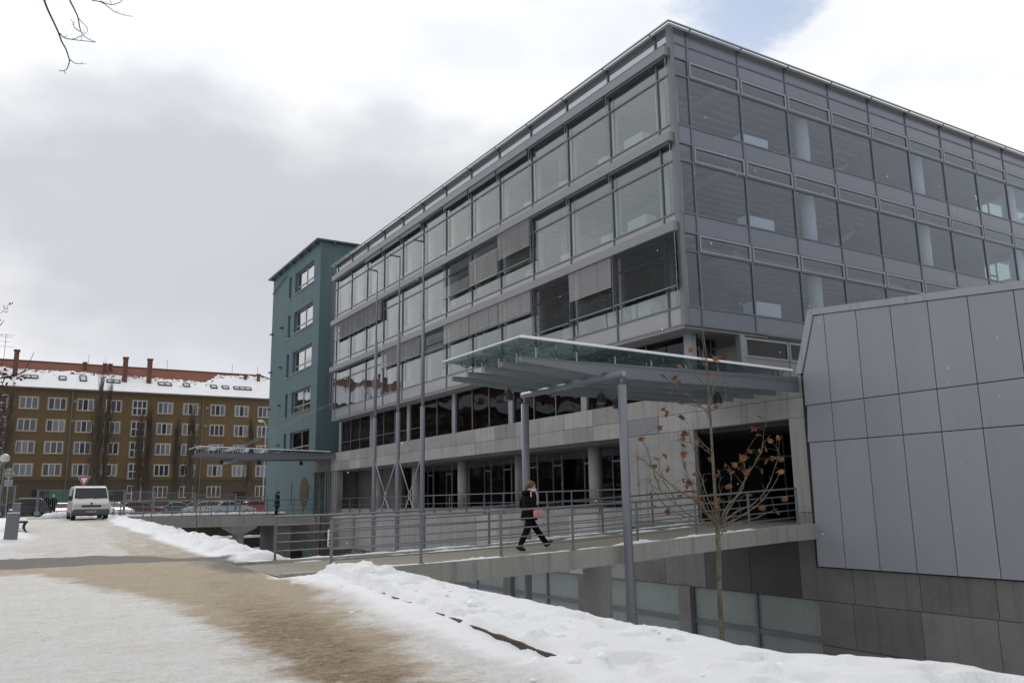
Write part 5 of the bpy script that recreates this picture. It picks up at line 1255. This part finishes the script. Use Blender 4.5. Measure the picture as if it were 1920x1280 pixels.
def car(label, paint, loc, rz, kind='sedan', wrap=False):
    c = thing('parked_car', loc, label, 'car', 'cars parked in the street', rz)
    if kind == 'sedan': prof = [(-2.12, .34), (-2.2, .62), (-2.14, .92), (-1.52, .99), (-.98, 1.38), (-.45, 1.43), (.15, 1.40), (.98, .97), (1.9, .82), (2.14, .64), (2.12, .34)]; sg = [(-1.28, .99), (-.92, 1.33), (-.40, 1.37), (.12, 1.34), (.80, .99)]; rear = (3, 4)
    else: prof = [(-1.95, .34), (-2.02, .62), (-1.98, .95), (-1.72, 1.36), (-1.45, 1.46), (-.5, 1.49), (.15, 1.44), (1.0, .99), (1.78, .84), (2.0, .64), (1.98, .34)]; sg = [(-1.70, 1.0), (-1.55, 1.36), (-.5, 1.42), (.12, 1.37), (.82, 1.01)]; rear = (2, 3)
    hw = lambda z: .83 if z <= .65 else .83 - (z - .65) * .03 if z < .97 else .82 - (z - .97) * .46
    bo = obj('body', shell(prof, hw), paint, c, fix=True, local=True); rounded(bo, .06)
    for s in (1, -1):
        m = MB(); n = len(sg); m.v += [(x, s * (hw(z) + .012), z) for x, z in sg]; m.f.append(tuple(range(n)) if s > 0 else tuple(reversed(range(n)))); m.m.append(0)
        w_ = obj('side_window', m, 'car_glass', c, local=True)
        pl = MB().bar((-.28, s * (hw(.99) + .02), .98), (-.36, s * (hw(1.38) + .02), 1.39), .05, .02); obj('door_pillar', pl, paint, c, local=True)
        for x in (1.3, -1.3): wheel(c, x, s * .76, .31, .19, s)
        obj('headlight', MB().box(2.02, 2.15, s * .70 - .16, s * .70 + .12, .62, .76), 'lamp_glass', c, local=True) if kind == 'sedan' else obj('headlight', MB().box(1.88, 2.02, s * .66 - .14, s * .66 + .12, .64, .78), 'lamp_glass', c, local=True)
        obj('tail_light', MB().box(prof[1][0] - .012, prof[1][0] + .08, s * .68 - .12, s * .68 + .12, .70, .88), 'red_lamp', c, local=True)
        obj('mirror', MB().box(.62, .74, s * .86 - .10, s * .86 + .1, .98, 1.10), 'plastic_black', c, local=True)
    def screen(i, j, nm):
        (xa, za), (xb, zb) = prof[i], prof[j]; xa2, za2 = xa + (xb - xa) * .12, za + (zb - za) * .12; xb2, zb2 = xa + (xb - xa) * .9, za + (zb - za) * .9
        d = Vector((xb - xa, 0, zb - za)).normalized(); nn = Vector((-d.z, 0, d.x)); nn = nn if nn.z > 0 else -nn; o_ = nn * .012
        m = MB(); a, b = hw(za2) - .08, hw(zb2) - .06
        m.quad(Vector((xa2, a, za2)) + o_, Vector((xb2, b, zb2)) + o_, Vector((xb2, -b, zb2)) + o_, Vector((xa2, -a, za2)) + o_); obj(nm, m, 'car_glass', c, fix=False, local=True)
    screen(rear[0], rear[1], 'rear_window'); screen(7, 6, 'windscreen')
    obj('bumper', MB().box(prof[-1][0] - .05, prof[-1][0] + .09, -.78, .78, .34, .54), 'plastic_grey', c, local=True); obj('bumper', MB().box(prof[0][0] - .09, prof[0][0] + .05, -.78, .78, .36, .56), 'plastic_grey', c, local=True)
    obj('number_plate', MB().box(prof[-1][0] + .092, prof[-1][0] + .10, -.25, .25, .40, .51), 'plate_white', c, local=True)
    if wrap:
        st = MB(); x = 2.0
        for k in range(9):
            if k == 4: continue
            st.box(2.004, 2.03, -.72 + k * .16, -.60 + k * .16, .70, .86)
        obj('white_lettering', st, 'plate_white', c, local=True)
    sn_ = MB().box(-.9, .05, -.5, .5, 1.44, 1.475) if kind == 'sedan' else MB().box(-1.4, .05, -.5, .5, 1.495, 1.53)
    if not wrap: obj('roof_snow', sn_, 'snow', c, local=True)
    return c
GZ = .95
def atc(px_, y): q = onY(px_, 945, y); return (q.x, y, GZ if y < 79 else .62)
car('black estate car parked behind the open gate, left of the red car', 'car_black', atc(38, 78.5), R(172), 'hatch')
car('red car with white markings facing us through the gate', 'car_red', atc(114, 84), R(-90), 'hatch', True)
car('white car with snow on it just right of the van', 'car_white', atc(212, 83), R(-62), 'hatch')
car('dark maroon car behind the fence, first from the white one', 'car_maroon', atc(268, 88), R(8), 'hatch')
car('dark grey car behind the fence between two maroon ones', 'car_grey', atc(322, 90), R(184), 'sedan')
car('maroon saloon behind the fence just left of the small silver hatchback', 'car_maroon', atc(360, 93), R(176), 'sedan')
car('small silver hatchback behind the fence, left of the silver saloon', 'car_silver', atc(384, 86), R(160), 'hatch')
car('silver saloon seen from the side behind the fence near the teal tower', 'car_silver', atc(434, 84), R(0), 'sedan')
car('red car half hidden behind the silver saloon', 'car_red', atc(487, 92), R(10), 'hatch')
car('dark blue car at the left margin behind the left fence', 'car_blue', atc(-4, 84), R(10), 'hatch')
# --- delivery van
vl = onZ(168, 971, .98)
VY = 52.6; vq = onY(168, 945, VY)
van = thing('delivery_van', (vq.x + .1, VY + 2.45, gz(VY) + .02), 'white delivery van parked on the snowy path, facing us', 'van', None, R(-90)); van.scale = (1, 1, .95)
vprof = [(-2.45, .42), (-2.5, .8), (-2.42, 1.88), (-2.3, 1.97), (1.05, 1.97), (1.28, 1.90), (1.98, 1.20), (2.36, .98), (2.46, .72), (2.46, .40)]
vhw = lambda z: .93 if z < 1.0 else .93 - (z - 1.0) * .05 if z < 1.3 else .915 - (z - 1.3) * .14
vb = obj('body', shell(vprof, vhw), 'van_white', van, fix=True, local=True); rounded(vb, .07)
bmp = MB(); bmp.box(2.38, 2.53, -.90, .90, .36, .62); bmp.box(2.2, 2.5, -.94, .94, .30, .55); bo = obj('bumper', bmp, 'plastic_grey', van, local=True)
g = MB(); g.box(2.40, 2.475, -.50, .50, .74, .86); gr = obj('grille', g, 'plastic_black', van, local=True)
def scr(p0, p1, a0, a1, nm, mt, off):
    d = (Vector((p1[0], 0, p1[1])) - Vector((p0[0], 0, p0[1]))).normalized(); nn = Vector((-d.z, 0, d.x)); nn = nn if nn.z > 0 else -nn
    m = MB(); o_ = nn * off; m.quad(Vector((p0[0], a0, p0[1])) + o_, Vector((p1[0], a1, p1[1])) + o_, Vector((p1[0], -a1, p1[1])) + o_, Vector((p0[0], -a0, p0[1])) + o_); return obj(nm, m, mt, van, local=True)
scr((1.93, 1.25), (1.325, 1.855), .84, .78, 'windscreen', 'car_glass', .014)
for s in (1, -1):
    hl = MB(); hl.rings([[(2.36, s * .62, .74), (2.36, s * .91, .74), (2.30, s * .91, .92), (2.34, s * .56, .90)], [(2.478, s * .62, .74), (2.46, s * .90, .75), (2.41, s * .89, .92), (2.44, s * .56, .90)]]); obj('headlight', hl, 'lamp_glass', van, fix=True, local=True)
    m = MB(); pts = [(.55, 1.2), (.55, 1.78), (1.22, 1.78), (1.75, 1.22)]; m.v += [(x, s * (vhw(z) + .012), z) for x, z in pts]; m.f.append((0, 1, 2, 3) if s > 0 else (3, 2, 1, 0)); m.m.append(0); obj('side_window', m, 'car_glass', van, local=True)
    mr = MB(); mr.box(1.62, 1.76, min(s * .96, s * 1.13), max(s * .96, s * 1.13), 1.12, 1.40); mr.bar((1.7, s * .88, 1.2), (1.7, s * .98, 1.25), .05, .05); obj('mirror', mr, 'plastic_black', van, local=True)
    for x in (1.62, -1.55): wheel(van, x, s * .82, .34, .22, s)
obj('number_plate', MB().box(2.535, 2.542, -.26, .26, .43, .54), 'galv', van, local=True)
pm = MB()
for k in range(7):
    if k != 3: pm.box(2.5425, 2.546, -.21 + k * .06, -.175 + k * .06, .455, .52)
obj('plate_characters', pm, 'ink', van, local=True)
obj('badge', MB().tube([(2.43, 0, .95), (2.46, 0, .955)], [.07, .06], 14), 'steel_dark', van, local=True)
wp = MB(); wp.bar((1.96, .1, 1.26), (1.90, .72, 1.30), .03, .03); wp.bar((1.96, -.62, 1.26), (1.9, .0, 1.30), .03, .03); obj('wiper', wp, 'plastic_black', van, local=True)
obj('roof_snow', MB().rings([[(x, y, z) for x, y in ((-2.2, -.78), (1.05, -.78), (1.05, .78), (-2.2, .78))] for z in (1.972, 2.005)]), 'snow', van, fix=True, local=True)
obj('underside', MB().box(-2.3, 2.3, -.9, .9, .24, .42), 'plastic_black', van, local=True)

# ================================================================== STREET FURNITURE
fence_n = [0]
def fence(px0, px1, ytop, Y, label, group='metal bar fence sections'):
    a, b = onY(px0, ytop, Y), onY(px1, ytop, Y); zt, zb = a.z, GZ + .05
    f = thing('metal_fence', ((a.x + b.x) / 2, Y, GZ), label, 'fence', group)
    for x in (a.x, b.x): boxobj('post', x - .07, x + .07, Y - .05, Y + .05, GZ, zt + .03, 'steel_rail', f)
    for z in (zt - .04, zb + .12): boxobj('rail', a.x + .07, b.x - .07, Y - .025, Y + .025, z - .03, z + .03, 'steel_rail', f)
    m = MB(); n = max(2, int((b.x - a.x) / .135))
    for k in range(1, n):
        x = a.x + (b.x - a.x) * k / n; m.box(x - .012, x + .012, Y - .012, Y + .012, zb + .15, zt - .07)
    obj('bars', m, 'steel_rail', f)
for px0, px1, yt, lab in ((-22, 2, 908.5, 'fence section at the very left margin'), (3, 29, 910, 'fence section behind the globe lamp'), (72, 133, 917.5, 'tall barred gate leaf in front of the red car'), (203, 234, 918.5, 'narrow fence section right beside the van'), (235, 289, 920.5, 'fence section in front of the maroon car'), (290, 366, 922.5, 'fence section in front of the dark grey car'), (367, 442, 926, 'fence section in front of the silver saloon'), (443, 506, 930, 'lowest fence section, against the teal tower')):
    fence(px0, px1, yt, 76.0, lab)
def yield_sign():
    q = onY(158, 894, 74.0); s = thing('yield_sign', (q.x, 74, GZ), 'red and white triangular give way sign above the van', 'traffic sign')
    obj('post', MB().tube([(q.x, 74.03, GZ), (q.x, 74.03, q.z)], .035, 8), 'galv', s, True)
    c = q.z - .22
    def tri(r, y0, y1, m, nm): obj(nm, MB().prism([(q.x + r * math.cos(a), c + r * math.sin(a)) for a in (R(-90), R(30), R(150))], 'y', y0, y1), m, s, fix=True)
    tri(.54, 73.97, 73.99, 'sign_white', 'rim'); tri(.49, 73.95, 73.968, 'sign_red', 'border'); tri(.30, 73.93, 73.948, 'sign_white', 'face')
yield_sign()
q = onY(17.5, 887, 70.0)
rs_ = thing('round_sign', (q.x, 70, GZ), 'round traffic sign seen from behind, with a small plate under it', 'traffic sign')
obj('post', MB().tube([(q.x, 70.0, GZ), (q.x, 70.0, q.z + .4)], .035, 8), 'galv', rs_, True); obj('disc', MB().tube([(q.x, 70.06, q.z), (q.x, 70.075, q.z)], .36, 24), 'galv', rs_); 
obj('clamp', MB().box(q.x - .28, q.x + .28, 70.03, 70.058, q.z + .12, q.z + .17).box(q.x - .28, q.x + .28, 70.03, 70.058, q.z - .17, q.z - .12), 'steel_dark', rs_)
obj('plate', MB().box(q.x - .26, q.x + .26, 70.06, 70.075, q.z - .92, q.z - .42), 'galv', rs_)
q = onY(9.5, 859, 44.0); zb = .7
gl = thing('globe_lamp', (q.x, 44, zb), 'slim street lamp with a round globe at the left margin', 'street lamp')
obj('pole', MB().tube([(q.x - .03, 44, zb), (q.x, 44, q.z - .24)], [.05, .04], 10), 'steel_dark', gl, True); obj('globe', MB().ball((q.x, 44, q.z), .20, .20, .2, 16, 10), 'lamp_glass', gl, True); obj('collar', MB().tube([(q.x, 44, q.z - .27), (q.x, 44, q.z - .15)], [.07, .13], 12), 'steel_dark', gl)
q = onY(491, 790, 100.0)
sl = thing('street_lamp', (q.x, 100, .62), 'tall grey street lamp with a curved arm beside the teal tower', 'street lamp')
obj('pole', MB().tube(smooth_path([(q.x + .45, 100, .6), (q.x + .5, 100, q.z - 1.6), (q.x + .42, 100, q.z - .3), (q.x + .1, 100, q.z + .1)], 4), .075, 8), 'galv', sl, True); obj('lamp_head', MB().ball((q.x - .12, 100, q.z + .05), .36, .2, .16, 12, 6), 'lamp_glass', sl, True)
# bins and bench beside the path
q = onZ(19, 1012, .60); bz_ = gz(q.y) - .02
bn = thing('litter_bin', (q.x, q.y, bz_), 'grey slab litter bin standing in the snow, nearest at the left margin', 'bin')
obj('casing', MB().rings([[(q.x - .20, q.y - .15, bz_), (q.x + .20, q.y - .15, bz_), (q.x + .20, q.y + .15, bz_), (q.x - .20, q.y + .15, bz_)], [(q.x - .17, q.y - .15, bz_ + .96), (q.x + .22, q.y - .15, bz_ + .96), (q.x + .22, q.y + .15, bz_ + .96), (q.x - .17, q.y + .15, bz_ + .96)]]), 'steel_rail', bn, fix=True)
obj('lid', MB().box(q.x - .16, q.x + .21, q.y - .14, q.y + .14, bz_ + .963, bz_ + .99), 'snow', bn)
q2 = onY(29.5, 972, 43.5); z2 = gz(43.5) - .02
b2 = thing('litter_bin', (q2.x, 43.5, z2), 'second grey bin just behind the bench', 'bin')
obj('casing', MB().box(q2.x - .13, q2.x + .15, 43.3, 43.6, z2, z2 + 1.12), 'steel_rail', b2); obj('lid', MB().box(q2.x - .14, q2.x + .16, 43.29, 43.61, z2 + 1.122, z2 + 1.16), 'galv', b2)
be = onY(31, 1000, 39.5); X0 = be.x - .22; zb = gz(39.5)
bh = thing('park_bench', (X0 + .3, 40.3, zb), 'dark park bench with snow on its slats at the left edge of the path', 'bench')
for y in (39.5, 41.1):
    lg = MB(); lg.tube(smooth_path([(X0 + .58, y, zb - .02), (X0 + .46, y, zb + .2), (X0 + .52, y, zb + .40)], 3), .035, 6); lg.tube(smooth_path([(X0 + .06, y, zb - .02), (X0 + .1, y, zb + .25), (X0 + .05, y, zb + .42), (X0 - .04, y, zb + .85)], 3), .035, 6); lg.bar((X0 + .04, y, zb + .40), (X0 + .58, y, zb + .41), .06, .05); obj('leg', lg, 'plastic_black', bh)
for k in range(4): boxobj('slat', X0 + .08 + k * .13, X0 + .19 + k * .13, 39.4, 41.2, zb + .43, zb + .47, 'bench_wood', bh)
for k in range(3): boxobj('slat', X0 + .0 - k * .03, X0 + .035 - k * .03, 39.4, 41.2, zb + .52 + k * .13, zb + .63 + k * .13, 'bench_wood', bh)
obj('snow_cover', MB().rings([[(X0 + .06, 39.38, zb + .472), (X0 + .6, 39.38, zb + .472), (X0 + .6, 41.2, zb + .472), (X0 + .06, 41.2, zb + .472)], [(X0 + .1, 39.45, zb + .56), (X0 + .55, 39.45, zb + .54), (X0 + .55, 41.1, zb + .55), (X0 + .1, 41.1, zb + .56)]]), 'snow', bh, fix=True)
obj('snow_cover', MB().box(X0 - .09, X0 + .0, 39.4, 41.2, zb + .89, zb + .95), 'snow', bh)
# notice on its own post at the bridge head
q = onY(617.5, 994, 16.95); zq0 = q.z
ns = thing('notice_sign', (q.x, 16.95, .2), 'small narrow white notice with dark marks on a thin post at the bridge head', 'sign')
obj('post', MB().tube([(q.x + .05, 16.97, .15), (q.x + .05, 16.97, zq0 + .12)], .016, 8), 'steel_rail', ns, True)
pl = obj('plate', MB().box(q.x - .035, q.x + .035, 16.93, 16.945, zq0 - .32, zq0 + .02), 'sign_white', ns)
mk = MB(); y0_, y1_ = 16.926, 16.929
mk.bar((q.x - .012, 16.927, zq0 - .06), (q.x + .004, 16.927, zq0 - .01), .002, .008); mk.bar((q.x + .016, 16.927, zq0 - .06), (q.x + .004, 16.927, zq0 - .01), .002, .008); mk.bar((q.x - .01, 16.927, zq0 - .045), (q.x + .012, 16.927, zq0 - .045), .002, .006)
mk.box(q.x - .014, q.x - .007, y0_, y1_, zq0 - .155, zq0 - .09); mk.box(q.x + .007, q.x + .014, y0_, y1_, zq0 - .155, zq0 - .09); mk.box(q.x - .007, q.x + .007, y0_, y1_, zq0 - .155, zq0 - .147)
mk.box(q.x - .018, q.x + .016, y0_, y1_, zq0 - .225, zq0 - .18); mk.box(q.x - .02, q.x + .022, y0_, y1_, zq0 - .295, zq0 - .25)
obj('marks', mk, 'ink', ns)

# ================================================================== PEOPLE
def skinned(name, verts, edges, radii, mats, parent, paint=None, sub=2):
    me = bpy.data.meshes.new(name); me.from_pydata(verts, edges, []); o = bpy.data.objects.new(name, me); col.objects.link(o)
    o.modifiers.new('skin', 'SKIN'); sv = me.skin_vertices[0].data
    for i, r in enumerate(radii): sv[i].radius = r if isinstance(r, tuple) else (r, r)
    sv[0].use_root = True
    ss = o.modifiers.new('sub', 'SUBSURF'); ss.levels = sub; ss.render_levels = sub
    dg = bpy.context.evaluated_depsgraph_get(); dg.update()
    new = bpy.data.meshes.new_from_object(o.evaluated_get(dg)); o.modifiers.clear(); o.data = new; bpy.data.meshes.remove(me)
    new.materials.clear()
    for m in mats: new.materials.append(M[m])
    if paint:
        for p in new.polygons: p.material_index = paint(p.center)
    new.polygons.foreach_set('use_smooth', [True] * len(new.polygons))
    o.parent = parent; return o
def person(label, loc, rz, sc, stride, coat, hairm, scarf=False, sub=2, coat_end=.74):
    t = thing('person', loc, label, 'person', None, rz); t.scale = (sc, sc, sc)
    S = stride
    V = [(0, 0, .92), (.015, 0, 1.08), (.03, 0, 1.25), (.05, 0, 1.38), (.075, 0, 1.45), (.105, 0, 1.51), (.12, 0, 1.585), (.115, 0, 1.655)]
    E = [(i, i + 1) for i in range(7)]; Rr = [(.15, .12), (.13, .11), (.15, .12), (.12, .11), .055, .055, (.085, .078), (.07, .065)]
    V.append((.205, 0, 1.565)); E.append((6, 8)); Rr.append(.018)      # nose
    for s in (1, -1):
        for ex in (.115,): V.append((ex, s * .082, 1.575)); E.append((6, len(V) - 1)); Rr.append(.018)
    for s, (kn, an, toe) in ((1, S[0]), (-1, S[1])):
        b = len(V); V += [(0, s * .09, .86), (kn[0], s * .095, kn[1]), (an[0], s * .09, an[1]), (toe[0], s * .095, toe[1])]; E += [(0, b), (b, b + 1), (b + 1, b + 2), (b + 2, b + 3)]; Rr += [(.115, .11), (.088, .085), (.075, .07), (.042, .03)]
    for s in (1, -1):
        b = len(V); V += [(.035, s * .165, 1.36), (-.04, s * .225, 1.10), (.12, s * .20, .93), (.19, s * .18, .88)]; E += [(3, b), (b, b + 1), (b + 1, b + 2), (b + 2, b + 3)]; Rr += [.06, .048, .034, .03]
        f = b + 3
        for k in range(4):
            q = len(V); y = s * (.155 + .016 * k); V += [(.245, y, .855 - .006 * k), (.255 - .005 * k, y - s * .012, .825)]; E += [(f, q), (q, q + 1)]; Rr += [.010, .009]
        q = len(V); V += [(.215, s * .145, .90), (.25, s * .135, .89)]; E += [(f, q), (q, q + 1)]; Rr += [.011, .010]
    def paint(c): return 0 if c.z > 1.43 else 0 if (c.x > .165 and .78 < c.z < .93 and abs(c.y) > .1) else 2 if c.z < .17 else 1
    skinned('body', V, E, Rr, ['skin', 'trousers', 'boot'], t, paint, sub)
    for s in (1, -1): obj('shoe', shoe(S[0 if s > 0 else 1], s), 'boot', t, True, local=True)
    # coat: closed rings from hem to collar, and the sleeves
    ct = MB(); rings = []
    for z, rx, ry, cx in ((coat_end, .185, .215, .0), (coat_end + .015, .205, .232, .0), (.92, .19, .215, .0), (1.05, .165, .19, .01), (1.18, .17, .195, .02), (1.30, .165, .205, .03), (1.38, .135, .19, .04), (1.43, .09, .11, .06), (1.47, .078, .085, .07)):
        rings.append([(cx + rx * math.cos(a * math.pi / 9), ry * math.sin(a * math.pi / 9), z + .012 * math.sin(a * 2.1)) for a in range(18)])
    ct.rings(rings)
    for s in (1, -1): ct.tube(smooth_path([(.03, s * .15, 1.37), (-.02, s * .235, 1.24), (-.045, s * .25, 1.10), (.05, s * .235, 1.0), (.135, s * .20, .93)], 3), [.075, .082, .080, .078, .074, .072, .07, .068, .066, .062, .06, .06, .058], 10)
    ct.tube(smooth_path([(.0, .12, 1.45), (-.10, .06, 1.42), (-.12, 0, 1.40), (-.10, -.06, 1.42), (.0, -.12, 1.45)], 3), [.03, .045, .055, .06, .065, .065, .065, .065, .065, .06, .05, .045, .03], 8)
    obj('coat', ct, coat, t, True, local=True)
    hr = MB(); hr.ball((.085, 0, 1.625), .112, .092, .098, 14, 9); hr.tube(smooth_path([(.0, 0, 1.64), (-.05, 0, 1.58), (-.07, 0, 1.50), (-.055, 0, 1.44)], 3), [.05, .055, .052, .05, .045, .042, .038, .032, .02, .012], 8); hr.ball((.075, 0, 1.70), .05, .045, .035, 8, 5)
    obj('hair', hr, hairm, t, True, local=True)
    if scarf:
        sf = MB(); sf.tube([(.075 + .10 * math.cos(a * math.pi / 8), .105 * math.sin(a * math.pi / 8), 1.475 + .02 * math.cos(a * math.pi / 8)) for a in range(17)], .042, 8, cap=False); sf.tube(smooth_path([(.165, -.05, 1.45), (.20, -.07, 1.36), (.205, -.075, 1.22), (.185, -.07, 1.12)], 3), [.035, .036, .036, .036, .035, .035, .034, .034, .032, .03], 6)
        obj('scarf', sf, 'scarf', t, True, local=True)
    return t
def shoe(leg, s):
    kn, an, toe = leg; a = Vector((an[0], s * .09, an[1])); b = Vector((toe[0], s * .095, toe[1])); d = (b - a); d.y = 0; d.normalize(); u = Vector((-d.z, 0, d.x)); u = u if u.z > 0 else -u
    m = MB(); m.tube([a - d * .07 + u * .02, a - d * .045, a + d * .05 - u * .01, b - d * .02, b + d * .055], [.035, .062, .06, .05, .022], 10); return m
wz = bz(11.95) - .044
stride1 = (((.27, .51), (.58, .13), (.71, .19)), ((-.14, .48), (-.36, .09), (-.24, .04)))
pw = onY(992, 970, 18.6)
woman = person('woman in a black coat and pink scarf striding up the footbridge', (pw.x, 18.6, wz), 0.0, 1.03, stride1, 'black_cloth', 'hair', True)
bag = thing('shoulder_bag', (pw.x + .10, 18.6 - .27, wz + .80), 'pink shoulder bag on a white strap at the hip of the striding woman', 'bag')
bg_ = MB(); bx, by, bzz = pw.x + .10, 18.6 - .275, wz + .93
rgs = []
for y, k in ((-.045, .86), (-.035, 1), (.035, 1), (.045, .86)):
    rgs.append([(bx + k * .125 * math.copysign(abs(math.cos(a)) ** .5, math.cos(a)), by + y, bzz + k * .12 * math.copysign(abs(math.sin(a)) ** .5, math.sin(a))) for a in [i * math.pi / 8 for i in range(16)]])
bg_.rings(rgs); obj('pouch', bg_, 'bag_pink', bag, True, fix=True)
obj('flap', MB().box(bx - .10, bx + .10, by - .056, by - .047, bzz - .02, bzz + .08), 'bag_pink', bag); obj('clasp', MB().box(bx - .02, bx + .02, by - .064, by - .057, bzz - .035, bzz + .0), 'galv', bag)
obj('strap', MB().tube(smooth_path([(bx - .09, by, bzz + .10), (bx - .16, by + .02, bzz + .30), (bx - .165, by + .055, bzz + .48), (pw.x - .02, 18.6 - .12, wz + 1.50), (pw.x + .03, 18.6 - .02, wz + 1.53)], 4), .012, 6), 'strap_white', bag, True)
stand = (((.03, .48), (.0, .09), (.13, .04)), ((-.02, .48), (-.12, .09), (.0, .04)))
pf = onZ(519, 966, .93); person('person in a long dark coat walking on the far bridge by the teal tower', (onY(519, 950, 61.4).x, 61.4, .85), R(-8), 1.02, stand, 'dark_green_cloth', 'hair_dark', False, 1, .62)
for px_, lab, y in ((86, 'person in black standing left of the pair behind the gate', 78.0), (99, 'person in black with a pale cap, right of the pair behind the gate', 78.2)):
    q = onY(px_, 945, y); pp = person(lab, (q.x, y, GZ), R(100 if px_ < 90 else -80), 1.03, stand, 'black_cloth', 'hair_dark' if px_ < 90 else 'galv', False, 1, .5)

# ================================================================== LOOSE SNOW
hp = MB(); hq = onZ(112, 957, .98); rh = random.Random(4)
for k in range(26):
    x = onY(88 + 44 * rh.random(), 955, 66.0).x; s = rh.uniform(.22, .5); hp.ball((x, 66 + rh.uniform(-.6, .6), .93 + s * .2), s, s, s * .8, 8, 5)
tag(obj('snow_heap', hp, 'snow', None, True), None, None, kind='stuff')
hp = MB()
for k in range(14):
    q = onZ(178 + 26 * rh.random(), 968 + 4 * rh.random(), 1.0); s = rh.uniform(.08, .2); hp.ball((q.x, q.y, gz(q.y) + s * .2), s, s, s * .7, 7, 5)
tag(obj('snow_heap', hp, 'snow', None, True), None, None, kind='stuff')
fl = MB(); rf = random.Random(9)
for k in range(70):
    fx = rf.uniform(640, 1920); fy_ = rf.uniform(max(130, 560 - .75 * (fx - 640)) if fx < 1250 else 130 + .38 * (fx - 1250), 1040); d = ray(fx, fy_).normalized(); t_ = rf.uniform(5, 19); c = EYE + d * t_; s = rf.uniform(.0025, .0055) * (.6 + t_ / 14)
    fl.ball(c, s, s * rf.uniform(.6, 1.2), s * rf.uniform(.7, 1.4), 5, 3)
tag(obj('snowflakes', fl, 'snow'), None, None, kind='stuff')
